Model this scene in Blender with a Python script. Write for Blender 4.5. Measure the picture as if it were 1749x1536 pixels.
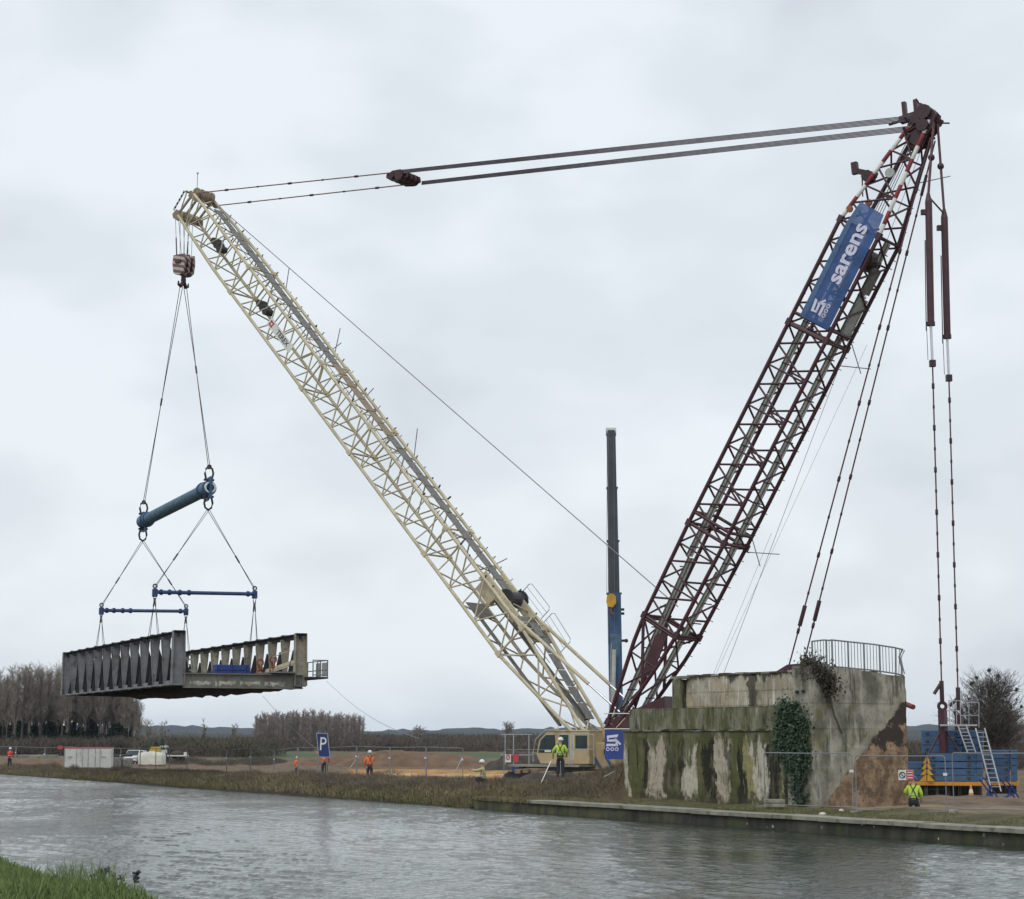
import bpy, bmesh, math, random
import numpy as np
from mathutils import Vector as V, Matrix, Euler
R = math.radians
random.seed(7); RNG = np.random.default_rng(11)
for o in list(bpy.data.objects): bpy.data.objects.remove(o)
scn = bpy.context.scene
COL = scn.collection

# ------------------------------------------------------------------ camera
FPX = 3200.0; EYE = 3.06; PITCH = math.atan(494 / FPX)
cam = bpy.data.cameras.new('camera'); camo = bpy.data.objects.new('camera', cam); COL.objects.link(camo)
cam.sensor_width = 36; cam.lens = 36 * FPX / 1749; cam.clip_start = 0.5; cam.clip_end = 20000
camo.location = (0, 0, EYE); camo.rotation_euler = (math.pi / 2 + PITCH, 0, 0)
scn.camera = camo
_c, _s = math.cos(PITCH), math.sin(PITCH)
def at(px, py, D):
    u = (px - 874.5) / FPX; v = (768 - py) / FPX
    k = D / (_c - v * _s)
    return V((u * k, D, EYE + (v * _c + _s) * k))

# ------------------------------------------------------------------ world, sun, exposure
SUN_EL, SUN_AZ = R(48), R(205)
w = bpy.data.worlds.new('World'); scn.world = w; w.use_nodes = True
nt = w.node_tree; nt.nodes.clear()
def N(t, ty, **kw):
    n = t.nodes.new(ty)
    for k, v in kw.items(): setattr(n, k, v)
    return n
def mathn(t, op, a, b=None, clamp=False):
    n = N(t, 'ShaderNodeMath', operation=op, use_clamp=clamp)
    for i, x in enumerate((a, b)):
        if x is None: continue
        if isinstance(x, (int, float)): n.inputs[i].default_value = x
        else: t.links.new(x, n.inputs[i])
    return n.outputs[0]
out = N(nt, 'ShaderNodeOutputWorld')
sky = N(nt, 'ShaderNodeTexSky', sky_type='NISHITA'); sky.sun_disc = False
sky.sun_elevation = SUN_EL; sky.sun_rotation = SUN_AZ; sky.air_density = 1.4; sky.dust_density = 3
bg1 = N(nt, 'ShaderNodeBackground'); bg1.inputs[1].default_value = 0.10
nt.links.new(sky.outputs[0], bg1.inputs[0])
tc = N(nt, 'ShaderNodeTexCoord'); sep = N(nt, 'ShaderNodeSeparateXYZ'); nt.links.new(tc.outputs['Generated'], sep.inputs[0])
comb = N(nt, 'ShaderNodeMapping'); comb.inputs['Scale'].default_value = (1, 1, 1.9); nt.links.new(tc.outputs['Generated'], comb.inputs[0])
def wnoise(scale, detail, rough, off, dist=0.0):
    mp = N(nt, 'ShaderNodeMapping'); mp.inputs['Location'].default_value = off
    nt.links.new(comb.outputs[0], mp.inputs[0])
    n = N(nt, 'ShaderNodeTexNoise'); n.inputs['Scale'].default_value = scale; n.inputs['Detail'].default_value = detail
    n.inputs['Roughness'].default_value = rough; n.inputs['Distortion'].default_value = dist
    nt.links.new(mp.outputs[0], n.inputs[0]); return n.outputs['Fac']
def ramp(t, fac, stops, interp='LINEAR'):
    r = N(t, 'ShaderNodeValToRGB'); r.color_ramp.interpolation = interp
    el = r.color_ramp.elements
    while len(el) < len(stops): el.new(0.5)
    for e, (p, c) in zip(el, stops): e.position = p; e.color = (*c, 1) if len(c) == 3 else c
    t.links.new(fac, r.inputs[0]); return r.outputs[0]
big = wnoise(5.5, 3, 0.45, (2.1, 0.4, 0.35)); fine = wnoise(15, 4, 0.5, (0.3, 7.1, 0), 0.4)
fac = mathn(nt, 'ADD', mathn(nt, 'MULTIPLY', big, 0.82), mathn(nt, 'MULTIPLY', fine, 0.18))
cl = ramp(nt, fac, [(0.32, (0.625, 0.67, 0.73)), (0.46, (0.73, 0.785, 0.835)), (0.61, (0.825, 0.885, 0.93))], 'EASE')
bg2 = N(nt, 'ShaderNodeBackground'); bg2.inputs[1].default_value = 1.0; nt.links.new(cl, bg2.inputs[0])
mx = N(nt, 'ShaderNodeMixShader'); mx.inputs[0].default_value = 0.93
nt.links.new(bg1.outputs[0], mx.inputs[1]); nt.links.new(bg2.outputs[0], mx.inputs[2]); nt.links.new(mx.outputs[0], out.inputs[0])

sun = bpy.data.lights.new('sun', 'SUN'); sun.energy = 0.9; sun.angle = R(25); sun.color = (1, 0.96, 0.9)
suno = bpy.data.objects.new('sun', sun); COL.objects.link(suno)
sd = V((math.sin(SUN_AZ) * math.cos(SUN_EL), math.cos(SUN_AZ) * math.cos(SUN_EL), math.sin(SUN_EL)))
suno.rotation_euler = sd.to_track_quat('Z', 'Y').to_euler()
scn.view_settings.view_transform = 'Standard'; scn.view_settings.look = 'None'
scn.view_settings.exposure = 0.09; scn.view_settings.gamma = 1
scn.view_settings.use_curve_mapping = False
scn.cycles.max_bounces = 6; scn.cycles.transparent_max_bounces = 8
scn.cycles.volume_bounces = 0
scn.cycles.use_denoising = True

# ------------------------------------------------------------------ helpers: materials
MAT = {}
def mat(name, col, rough=0.6, var=0.25, scale=3.0, metal=0.0, bump=0.0, col2=None, bscale=None, aniso=(1, 1, 1), spec=0.5, rust=None):
    """Painted or natural surface: base colour broken up by two noises, optional second colour patches."""
    m = bpy.data.materials.new(name); m.use_nodes = True; t = m.node_tree
    b = t.nodes['Principled BSDF']; b.inputs['Roughness'].default_value = rough; b.inputs['Metallic'].default_value = metal
    b.inputs['Specular IOR Level'].default_value = spec
    tc = N(t, 'ShaderNodeTexCoord'); g = N(t, 'ShaderNodeNewGeometry')
    mp = N(t, 'ShaderNodeMapping'); mp.inputs['Scale'].default_value = aniso
    t.links.new(g.outputs['Position'], mp.inputs[0])
    n1 = N(t, 'ShaderNodeTexNoise'); n1.inputs['Scale'].default_value = scale; n1.inputs['Detail'].default_value = 6; n1.inputs['Roughness'].default_value = 0.65
    t.links.new(mp.outputs[0], n1.inputs[0])
    c2 = col2 if col2 else tuple(x * (1 - var) for x in col)
    c1 = col if col2 else tuple(min(1, x * (1 + var)) for x in col)
    c = ramp(t, n1.outputs['Fac'], [(0.32, c2), (0.68, c1)])
    if rust:
        n3 = N(t, 'ShaderNodeTexNoise'); n3.inputs['Scale'].default_value = scale * 1.7; n3.inputs['Detail'].default_value = 8
        t.links.new(mp.outputs[0], n3.inputs[0])
        f = ramp(t, n3.outputs['Fac'], [(0.58, (0, 0, 0)), (0.70, (1, 1, 1))])
        mxr = N(t, 'ShaderNodeMixRGB'); t.links.new(f, mxr.inputs[0]); t.links.new(c, mxr.inputs[1]); mxr.inputs[2].default_value = (*rust, 1)
        c = mxr.outputs[0]
    t.links.new(c, b.inputs['Base Color'])
    if bump:
        n2 = N(t, 'ShaderNodeTexNoise'); n2.inputs['Scale'].default_value = bscale or scale * 4; n2.inputs['Detail'].default_value = 6
        t.links.new(mp.outputs[0], n2.inputs[0])
        bp = N(t, 'ShaderNodeBump'); bp.inputs['Strength'].default_value = bump; bp.inputs['Distance'].default_value = 0.05
        t.links.new(n2.outputs['Fac'], bp.inputs['Height']); t.links.new(bp.outputs[0], b.inputs['Normal'])
    MAT[name] = m; return m
mat('cream', (0.54, 0.48, 0.335), 0.5, 0.18, 0.8, rust=(0.40, 0.31, 0.19))
mat('cab_cream', (0.47, 0.37, 0.21), 0.5, 0.14, 0.8, rust=(0.36, 0.26, 0.13))
mat('maroon', (0.062, 0.019, 0.027), 0.45, 0.3, 1.2, rust=(0.05, 0.022, 0.024))
mat('dark_maroon', (0.045, 0.018, 0.024), 0.5, 0.3, 1.2)
mat('red_paint', (0.22, 0.025, 0.035), 0.5, 0.2, 2)
mat('white_paint', (0.72, 0.72, 0.69), 0.55, 0.12, 1.5)
mat('blue_paint', (0.036, 0.09, 0.19), 0.45, 0.25, 1.3, rust=(0.05, 0.10, 0.16))
mat('tube_blue', (0.075, 0.14, 0.21), 0.7, 0.4, 2.6, rust=(0.10, 0.10, 0.10))
mat('bar_blue', (0.028, 0.062, 0.17), 0.45, 0.3, 1.5)
mat('weight_blue', (0.036, 0.095, 0.20), 0.6, 0.28, 0.9, rust=(0.06, 0.10, 0.15))
mat('banner_blue', (0.03, 0.06, 0.25), 0.6, 0.12, 0.6)
mat('banner_pale', (0.09, 0.19, 0.43), 0.6, 0.12, 0.6)
mat('logo_white', (0.66, 0.66, 0.82), 0.6, 0.06, 1)
mat('yellow_paint', (0.58, 0.32, 0.03), 0.5, 0.2, 1.5)
mat('orange_paint', (0.55, 0.25, 0.03), 0.5, 0.2, 1.5)
mat('rope', (0.075, 0.07, 0.075), 0.55, 0.25, 3)
mat('pendant_rose', (0.26, 0.13, 0.15), 0.5, 0.2, 2)
mat('pendant_red', (0.115, 0.045, 0.055), 0.5, 0.25, 2)
mat('rope_violet', (0.12, 0.095, 0.13), 0.55, 0.25, 2)
mat('wire_grey', (0.22, 0.22, 0.24), 0.5, 0.2, 3)
mat('chrome', (0.62, 0.64, 0.67), 0.25, 0.1, 2, metal=0.6)
mat('fence_grey', (0.22, 0.23, 0.25), 0.6, 0.2, 2)
mat('galv', (0.40, 0.42, 0.44), 0.5, 0.2, 2, metal=0.2)
mat('grating', (0.175, 0.17, 0.155), 0.7, 0.35, 4.5)
mat('grating_brown', (0.27, 0.215, 0.145), 0.7, 0.35, 4.5)
mat('walk_pale', (0.62, 0.645, 0.62), 0.6, 0.2, 1.6)
mat('walk_grey', (0.40, 0.42, 0.40), 0.6, 0.25, 1.6)
mat('dark_steel', (0.035, 0.035, 0.04), 0.55, 0.3, 2)
mat('boom_dark', (0.055, 0.065, 0.08), 0.5, 0.25, 0.6)
mat('bridge_grey', (0.195, 0.20, 0.21), 0.7, 0.3, 0.9, rust=(0.13, 0.105, 0.085))
mat('bridge_tan', (0.185, 0.178, 0.15), 0.7, 0.3, 0.9, rust=(0.15, 0.115, 0.08))
mat('bridge_cream', (0.31, 0.29, 0.225), 0.75, 0.3, 1.4, rust=(0.17, 0.135, 0.095))
mat('bridge_dark', (0.032, 0.030, 0.034), 0.8, 0.35, 0.9, rust=(0.06, 0.04, 0.03))
mat('bridge_rust', (0.05, 0.042, 0.036), 0.85, 0.4, 1.4, rust=(0.075, 0.045, 0.028), bump=0.6)
mat('peeled', (0.55, 0.53, 0.49), 0.8, 0.3, 2.2, col2=(0.22, 0.20, 0.17))
mat('rust_orange', (0.28, 0.10, 0.05), 0.7, 0.3, 3)
mat('deck_top', (0.10, 0.095, 0.085), 0.9, 0.3, 1.5, bump=0.4)
mat('glass', (0.03, 0.045, 0.045), 0.12, 0.2, 1)
mat('rubber', (0.02, 0.02, 0.021), 0.8, 0.2, 3)
mat('timber', (0.22, 0.16, 0.10), 0.85, 0.35, 2.5, bump=0.3)
mat('skin', (0.45, 0.27, 0.20), 0.6, 0.08, 5)
mat('hivis_yellow', (0.42, 0.60, 0.06), 0.7, 0.12, 5)
mat('hivis_orange', (0.95, 0.19, 0.045), 0.7, 0.12, 5)
mat('jacket_red', (0.55, 0.06, 0.045), 0.7, 0.15, 5)
mat('jacket_beige', (0.42, 0.37, 0.20), 0.75, 0.15, 5)
mat('trousers', (0.028, 0.032, 0.042), 0.8, 0.3, 5)
mat('boots', (0.03, 0.025, 0.02), 0.7, 0.2, 5)
mat('helmet_white', (0.75, 0.75, 0.74), 0.35, 0.05, 3)
mat('helmet_blue', (0.05, 0.07, 0.22), 0.4, 0.1, 3)
mat('harness', (0.015, 0.015, 0.02), 0.7, 0.2, 5)
mat('reflective', (0.60, 0.60, 0.60), 0.4, 0.05, 5)
mat('sign_blue', (0.02, 0.035, 0.16), 0.5, 0.12, 2)
mat('sign_red', (0.48, 0.06, 0.08), 0.5, 0.1, 3)
mat('container_white', (0.62, 0.62, 0.59), 0.6, 0.12, 1.2, rust=(0.45, 0.43, 0.38))
mat('tarp', (0.60, 0.60, 0.52), 0.7, 0.15, 1.2, bump=0.3, bscale=2)
mat('machine_yellow', (0.52, 0.34, 0.04), 0.5, 0.2, 2)
mat('machine_green', (0.02, 0.10, 0.07), 0.5, 0.2, 2)
mat('bark', (0.105, 0.09, 0.075), 0.9, 0.3, 1.2)
mat('bark_pale', (0.20, 0.185, 0.16), 0.9, 0.3, 1.2)
mat('twig', (0.27, 0.235, 0.20), 0.9, 0.25, 0.4)
mat('twig_red', (0.31, 0.26, 0.23), 0.9, 0.25, 0.4)
mat('ivy_dark', (0.022, 0.034, 0.018), 0.7, 0.45, 1.5)
mat('ivy_leaf', (0.022, 0.05, 0.018), 0.5, 0.5, 6)
mat('dead_leaf', (0.07, 0.06, 0.045), 0.8, 0.4, 5)
mat('mistletoe', (0.06, 0.075, 0.035), 0.8, 0.3, 2)
mat('scrub', (0.10, 0.083, 0.066), 0.95, 0.3, 0.15)
mat('scrub_olive', (0.098, 0.088, 0.062), 0.95, 0.3, 0.15)
mat('forest_hill', (0.022, 0.028, 0.03), 0.95, 0.35, 0.01, col2=(0.036, 0.036, 0.034))
mat('dry_grass', (0.25, 0.21, 0.12), 0.9, 0.3, 0.35, col2=(0.14, 0.115, 0.07))
mat('bank_olive', (0.13, 0.14, 0.052), 0.9, 0.3, 0.4, col2=(0.19, 0.16, 0.08))
mat('bramble', (0.145, 0.118, 0.09), 0.9, 0.3, 0.7)
mat('grass_green', (0.105, 0.175, 0.046), 0.75, 0.3, 1.1, col2=(0.15, 0.19, 0.06))
mat('soil_dark', (0.055, 0.044, 0.034), 0.95, 0.4, 1.2, bump=1.0, bscale=3)
mat('soil_brown', (0.155, 0.095, 0.058), 0.95, 0.3, 0.6, bump=0.8, bscale=2)
mat('rubble', (0.62, 0.60, 0.56), 0.85, 0.2, 6)
mat('rail_grey', (0.20, 0.21, 0.22), 0.6, 0.25, 3)
mat('pipe_red', (0.24, 0.055, 0.04), 0.6, 0.25, 3)
mat('coping', (0.25, 0.24, 0.19), 0.85, 0.35, 1.0, rust=(0.10, 0.105, 0.05), bump=0.5)

# striped red / white plates (hook block, masthead guards)
def stripes(name, c1, c2, scale, axis=(1, 1, 1)):
    m = bpy.data.materials.new(name); m.use_nodes = True; t = m.node_tree; b = t.nodes['Principled BSDF']
    g = N(t, 'ShaderNodeTexCoord'); mp = N(t, 'ShaderNodeMapping'); mp.inputs['Scale'].default_value = axis
    t.links.new(g.outputs['Object'], mp.inputs[0])
    wv = N(t, 'ShaderNodeTexWave', bands_direction='DIAGONAL'); wv.inputs['Scale'].default_value = scale; wv.inputs['Distortion'].default_value = 0.3
    t.links.new(mp.outputs[0], wv.inputs[0])
    c = ramp(t, wv.outputs['Fac'], [(0.45, c1), (0.55, c2)]); t.links.new(c, b.inputs['Base Color']); b.inputs['Roughness'].default_value = 0.6
    MAT[name] = m
stripes('block_stripes', (0.20, 0.075, 0.075), (0.46, 0.43, 0.40), 1.5)

def meshy(name, alpha):
    m = MAT[name]; t = m.node_tree; o_ = t.nodes['Material Output']; b = t.nodes['Principled BSDF']
    tr = N(t, 'ShaderNodeBsdfTransparent'); mx_ = N(t, 'ShaderNodeMixShader'); mx_.inputs[0].default_value = alpha
    t.links.new(tr.outputs[0], mx_.inputs[1]); t.links.new(b.outputs[0], mx_.inputs[2]); t.links.new(mx_.outputs[0], o_.inputs[0])
mat('net_blue', (0.042, 0.105, 0.30), 0.6, 0.25, 0.9, bump=1.0, bscale=1.3); mat('net_pale', (0.10, 0.19, 0.38), 0.6, 0.25, 0.9, bump=1.0, bscale=1.3)
meshy('net_blue', .70); meshy('net_pale', .62)
# ------------------------------------------------------------------ helpers: objects
WM = {}
def put(o, M=None, parent=None):
    M = M or Matrix.Identity(4)
    COL.objects.link(o)
    if parent is not None:
        o.parent = parent; o.matrix_parent_inverse = WM[parent.name].inverted()
    o.matrix_basis = M; WM[o.name] = M.copy()
    return o
def tag(o, label, cat, group=None, kind=None):
    if label: o['label'] = label
    if cat: o['category'] = cat
    if group: o['group'] = group
    if kind: o['kind'] = kind
    return o
def thing(name, loc, label, cat, group=None, rz=0.0):
    o = bpy.data.objects.new(name, None); o.empty_display_size = 0.3
    put(o, Matrix.Translation(V(loc)) @ Matrix.Rotation(rz, 4, 'Z'))
    return tag(o, label, cat, group)
def kids(o): return [c for c in COL.objects if c.parent == o]
CH = {}
def tree_of(o):
    return [(c, [g for g in COL.objects if g.parent == c]) for c in COL.objects if c.parent == o]
def copy_thing(root, M, label, parts=None):
    r = root.copy(); COL.objects.link(r); r.matrix_basis = M; WM[r.name] = M.copy(); r['label'] = label
    for c, gs in (parts or tree_of(root)):
        d = c.copy(); COL.objects.link(d); d.parent = r
        for g in gs:
            e = g.copy(); COL.objects.link(e); e.parent = d
    return r

def frame(d):
    d = V(d).normalized()
    a = V((0, 0, 1)) if abs(d.z) < 0.95 else V((1, 0, 0))
    x = d.cross(a).normalized(); y = d.cross(x).normalized()
    return x, y, d

class MB:
    def __init__(s): s.v = []; s.f = []
    def add(s, vs, fs):
        k = len(s.v); s.v += [tuple(p) for p in vs]; s.f += [tuple(i + k for i in f) for f in fs]; return s
    def box(s, c, size, ax=None):
        c = V(c); X, Y, Z = ax or (V((1, 0, 0)), V((0, 1, 0)), V((0, 0, 1)))
        hx, hy, hz = (q / 2 for q in size)
        vs = [c + X * (i * hx) + Y * (j * hy) + Z * (k * hz) for i in (-1, 1) for j in (-1, 1) for k in (-1, 1)]
        return s.add(vs, [(0, 1, 3, 2), (4, 6, 7, 5), (0, 4, 5, 1), (2, 3, 7, 6), (0, 2, 6, 4), (1, 5, 7, 3)])
    def bar(s, p, q, wd, ht, up=(0, 0, 1)):
        p, q = V(p), V(q); d = (q - p); L = d.length; d = d / L
        u = V(up); u = u - d * u.dot(d)
        if u.length < 1e-4: u = frame(d)[0]
        u.normalize(); x = d.cross(u)
        return s.box((p + q) / 2, (L, wd, ht), (d, x, u))
    def tube(s, p, q, r, n=8, r2=None):
        p, q = V(p), V(q); x, y, d = frame(q - p); r2 = r if r2 is None else r2
        vs = []
        for c, rr in ((p, r), (q, r2)):
            for i in range(n):
                a = 2 * math.pi * i / n; vs.append(c + x * (rr * math.cos(a)) + y * (rr * math.sin(a)))
        fs = [(i, (i + 1) % n, n + (i + 1) % n, n + i) for i in range(n)]
        fs += [tuple(range(n))[::-1], tuple(range(n, 2 * n))]
        return s.add(vs, fs)
    def path(s, pts, r, n=6):
        pts = [V(p) for p in pts]; k = len(pts); vs = []
        for i, p in enumerate(pts):
            d = (pts[min(i + 1, k - 1)] - pts[max(i - 1, 0)])
            x, y, _ = frame(d); rr = r[i] if isinstance(r, (list, tuple)) else r
            for j in range(n):
                a = 2 * math.pi * j / n; vs.append(p + x * (rr * math.cos(a)) + y * (rr * math.sin(a)))
        fs = [(i * n + j, i * n + (j + 1) % n, (i + 1) * n + (j + 1) % n, (i + 1) * n + j) for i in range(k - 1) for j in range(n)]
        fs += [tuple(range(n))[::-1], tuple(range((k - 1) * n, k * n))]
        return s.add(vs, fs)
    def prism(s, poly, ex):
        ex = V(ex); n = len(poly); p = [V(q) for q in poly]
        fs = [tuple(range(n))[::-1], tuple(range(n, 2 * n))] + [(i, (i + 1) % n, n + (i + 1) % n, n + i) for i in range(n)]
        return s.add(p + [q + ex for q in p], fs)
    def ring(s, c, axis, r, t, n=14, m=6):
        x, y, d = frame(axis); c = V(c); vs = []
        for i in range(n):
            a = 2 * math.pi * i / n; e = x * math.cos(a) + y * math.sin(a)
            for j in range(m):
                b = 2 * math.pi * j / m; vs.append(c + e * (r + t * math.cos(b)) + d * (t * math.sin(b)))
        return s.add(vs, [(i * m + j, ((i + 1) % n) * m + j, ((i + 1) % n) * m + (j + 1) % m, i * m + (j + 1) % m) for i in range(n) for j in range(m)])
    def ball(s, c, r, n=8, m=6, zs=1.0, lo=0.0):
        c = V(c); vs = []; fs = []
        rx = r if not isinstance(r, tuple) else r
        for i in range(m + 1):
            th = math.pi * (1 - lo) * i / m
            for j in range(n):
                a = 2 * math.pi * j / n
                vs.append(c + V((r * math.sin(th) * math.cos(a), r * math.sin(th) * math.sin(a), r * zs * math.cos(th))))
        fs = [(i * n + j, (i + 1) * n + j, (i + 1) * n + (j + 1) % n, i * n + (j + 1) % n) for i in range(m) for j in range(n)]
        return s.add(vs, fs)
    def build(s, name, m, parent=None, M=None, smooth=False, world=True):
        me = bpy.data.meshes.new(name); v = s.v
        if M is not None and world:
            inv = M.inverted(); v = [tuple(inv @ V(p)) for p in v]
        me.from_pydata(v, [], s.f); me.validate()
        bm = bmesh.new(); bm.from_mesh(me); bmesh.ops.recalc_face_normals(bm, faces=bm.faces); bm.to_mesh(me); bm.free()
        me.materials.append(MAT[m] if isinstance(m, str) else m)
        if smooth:
            for p in me.polygons: p.use_smooth = True
        o = bpy.data.objects.new(name, me)
        return put(o, M, parent)

def fast_mesh(name, v, f, m):
    """numpy vertices (n,3) and faces (k,3 or 4) to a mesh"""
    me = bpy.data.meshes.new(name); v = np.asarray(v, np.float32); f = np.asarray(f, np.int32)
    me.vertices.add(len(v)); me.vertices.foreach_set('co', v.ravel())
    k = f.shape[1]; me.loops.add(f.size); me.loops.foreach_set('vertex_index', f.ravel())
    me.polygons.add(len(f)); me.polygons.foreach_set('loop_start', np.arange(0, f.size, k, dtype=np.int32))
    me.update(calc_edges=True)
    if m: me.materials.append(MAT[m] if isinstance(m, str) else m)
    return me

_UT = {}
def unit_tube(m, n=7):
    if (m, n) not in _UT:
        b = MB().tube((0, 0, 0), (0, 0, 1), 1, n)
        me = bpy.data.meshes.new('tube'); me.from_pydata(b.v, [], b.f); me.materials.append(MAT[m])
        for p in me.polygons: p.use_smooth = len(p.vertices) == 4
        bm = bmesh.new(); bm.from_mesh(me); bmesh.ops.recalc_face_normals(bm, faces=bm.faces); bm.to_mesh(me); bm.free()
        _UT[(m, n)] = me
    return _UT[(m, n)]
def bar(name, p, q, r, m, parent=None, n=7):
    """one round bar: its own object on a shared cylinder mesh"""
    p, q = V(p), V(q); x, y, d = frame(q - p); L = (q - p).length
    M = Matrix((( x.x * r, y.x * r, d.x * L, p.x), (x.y * r, y.y * r, d.y * L, p.y), (x.z * r, y.z * r, d.z * L, p.z), (0, 0, 0, 1)))
    return put(bpy.data.objects.new(name, unit_tube(m, n)), M, parent)
_UB = {}
def block(name, c, size, ax, m, parent=None, bev=0.0):
    """one box-shaped piece: its own object on a shared (slightly bevelled) box mesh"""
    key = (m, bev)
    if key not in _UB:
        b = MB().box((0, 0, 0), (1, 1, 1)); me = bpy.data.meshes.new('block'); me.from_pydata(b.v, [], b.f)
        bm = bmesh.new(); bm.from_mesh(me)
        if bev: bmesh.ops.bevel(bm, geom=bm.edges[:], offset=bev, segments=1, affect='EDGES')
        bmesh.ops.recalc_face_normals(bm, faces=bm.faces); bm.to_mesh(me); bm.free()
        me.materials.append(MAT[m]); _UB[key] = me
    X, Y, Z = (a * s for a, s in zip(ax or (V((1, 0, 0)), V((0, 1, 0)), V((0, 0, 1))), size)); c = V(c)
    M = Matrix(((X.x, Y.x, Z.x, c.x), (X.y, Y.y, Z.y, c.y), (X.z, Y.z, Z.z, c.z), (0, 0, 0, 1)))
    return put(bpy.data.objects.new(name, _UB[key]), M, parent)
def letters(txt, size, M, m, name, parent, ext=0.004, bold=0.0, xs=1.0, spacing=1.0):
    cu = bpy.data.curves.new(name, 'FONT'); cu.body = txt; cu.size = size; cu.extrude = ext; cu.offset = bold; cu.space_character = spacing
    cu.align_x = 'CENTER'; cu.align_y = 'CENTER'; cu.resolution_u = 3
    to = bpy.data.objects.new(name, cu); COL.objects.link(to)
    dg = bpy.context.evaluated_depsgraph_get()
    me = bpy.data.meshes.new_from_object(to.evaluated_get(dg)); bpy.data.objects.remove(to)
    me.transform(Matrix.Diagonal((xs, 1, 1, 1))); me.materials.clear(); me.materials.append(MAT[m])
    return put(bpy.data.objects.new(name, me), M, parent)
def basis(o, X, Y, Z=None):
    X = V(X).normalized(); Y = V(Y); Y = (Y - X * Y.dot(X)).normalized(); Z = X.cross(Y)
    return Matrix(((X.x, Y.x, Z.x, o[0]), (X.y, Y.y, Z.y, o[1]), (X.z, Y.z, Z.z, o[2]), (0, 0, 0, 1)))
UP = V((0, 0, 1)); HAZE = 0.00005

# ------------------------------------------------------------------ canal frame: s along the far waterline, d across it, away from the camera
O0 = V((0, 81.3, 0)); T = V((-0.467, 0.8843, 0)).normalized(); NN = V((T.y, -T.x, 0))
def cs(s, d, z=0.0): return O0 + T * s + NN * d + V((0, 0, z))
def s_at(px, d):
    u = (px - 874.5) / FPX
    return (u * (O0.y + NN.y * d) - NN.x * d) / (T.x - u * T.y)
def sd_of(x, y):
    dx, dy = x - O0.x, y - O0.y
    return dx * T.x + dy * T.y, dx * NN.x + dy * NN.y

def vnoise(x, y, sc, seed=0):
    x = np.asarray(x) / sc; y = np.asarray(y) / sc
    xi = np.floor(x).astype(np.int64); yi = np.floor(y).astype(np.int64); fx = x - xi; fy = y - yi
    fx = fx * fx * (3 - 2 * fx); fy = fy * fy * (3 - 2 * fy)
    def h(a, b):
        n = (a * 374761393 + b * 668265263 + seed * 1442695041) & 0x7fffffff
        n = ((n ^ (n >> 13)) * 1274126177) & 0x7fffffff
        return (n ^ (n >> 16)) % 10007 / 10007.0
    return (h(xi, yi) * (1 - fx) + h(xi + 1, yi) * fx) * (1 - fy) + (h(xi, yi + 1) * (1 - fx) + h(xi + 1, yi + 1) * fx) * fy - 0.5
def sst(a, b, x):
    t = np.clip((x - a) / (b - a), 0, 1); return t * t * (3 - 2 * t)
S_Q = 2.7; S_A, S_B = -3.1, -20.6          # where the quay starts; the abutment's ends along the canal
def ground_z(s, d):
    s = np.asarray(s, float); d = np.asarray(d, float)
    bank = np.interp(d, [-0.6, 0, 0.6, 2.2, 4.0, 6.0, 9, 14, 40], [-1.0, 0.02, 0.30, 0.62, 0.75, 0.7, 0.25, -0.05, -0.3])
    bank = np.where(d > 0, bank * (0.62 + 0.45 * (1 - sst(15, 95, s))) , bank)
    quay = np.interp(d, [0.5, 0.9, 1.0, 3.5, 6, 20, 40], [-1.0, -1.0, 0.46, 0.56, 0.62, 0.3, -0.2])
    mound = 1.3 * sst(1.3, 5.0, d) * (1 - sst(9, 14, d)) * (1 - sst(-2.2, 5.0, s)) * sst(-3.6, -2.9, s)
    q = 1 - sst(S_Q - 1.0, S_Q + 1.5, s)
    far = np.where(d > 0.5, bank * (1 - q) + quay * q + mound * (d > 1), np.where(q > 0.02, np.minimum(bank, -0.6), bank))
    near = np.interp(-d, [29.3, 30.2, 31.6, 33, 44, 80], [-1.2, -0.15, 1.34, 1.40, 1.45, 1.5])
    near = near - 0.9 * (1 - sst(-56.5, -50.5, s)) * (d > -40)
    z = np.where(d > -20, far, near)
    amp = np.where((d > -0.2) & (d < 1.0), 0.05, 0.22)
    z = z + amp * vnoise(s, d, 2.3, 1) * (np.abs(d + 15) > 15.2) + 0.12 * vnoise(s, d, 0.9, 2) * (d > 1.2)
    z = z + np.clip((d - 60) / 200, 0, 1) * 1.2 * vnoise(s, d, 60, 3)
    return z
def gz(x, y):
    s, d = sd_of(x, y); return float(ground_z(s, d))

def grid_axis(pts):
    out_ = []
    for (a, b, st) in pts: out_ += list(np.arange(a, b, st))
    return np.array(out_ + [pts[-1][1]])
SA = grid_axis([(-1500, -200, 100), (-200, -60, 8), (-60, -24, 1.0), (-24, 60, 0.6), (60, 160, 1.0), (160, 300, 4), (300, 1000, 40), (1000, 6000, 250)])
DA = grid_axis([(-1200, -100, 60), (-100, -46, 6), (-46, -28, 0.4), (-28, -1, 9), (-0.9, 16, 0.3), (16, 60, 1.0), (60, 200, 5), (200, 700, 25), (700, 6000, 200)])
SS, DD = np.meshgrid(SA, DA, indexing='ij')
ZZ = ground_z(SS, DD)
XX = O0.x + T.x * SS + NN.x * DD; YY = O0.y + T.y * SS + NN.y * DD
nv = np.stack([XX.ravel(), YY.ravel(), ZZ.ravel()], 1)
a_, b_ = len(SA), len(DA)
ii = (np.arange(a_ - 1)[:, None] * b_ + np.arange(b_ - 1)[None, :]).ravel()
nf = np.stack([ii, ii + 1, ii + b_ + 1, ii + b_], 1)
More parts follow.
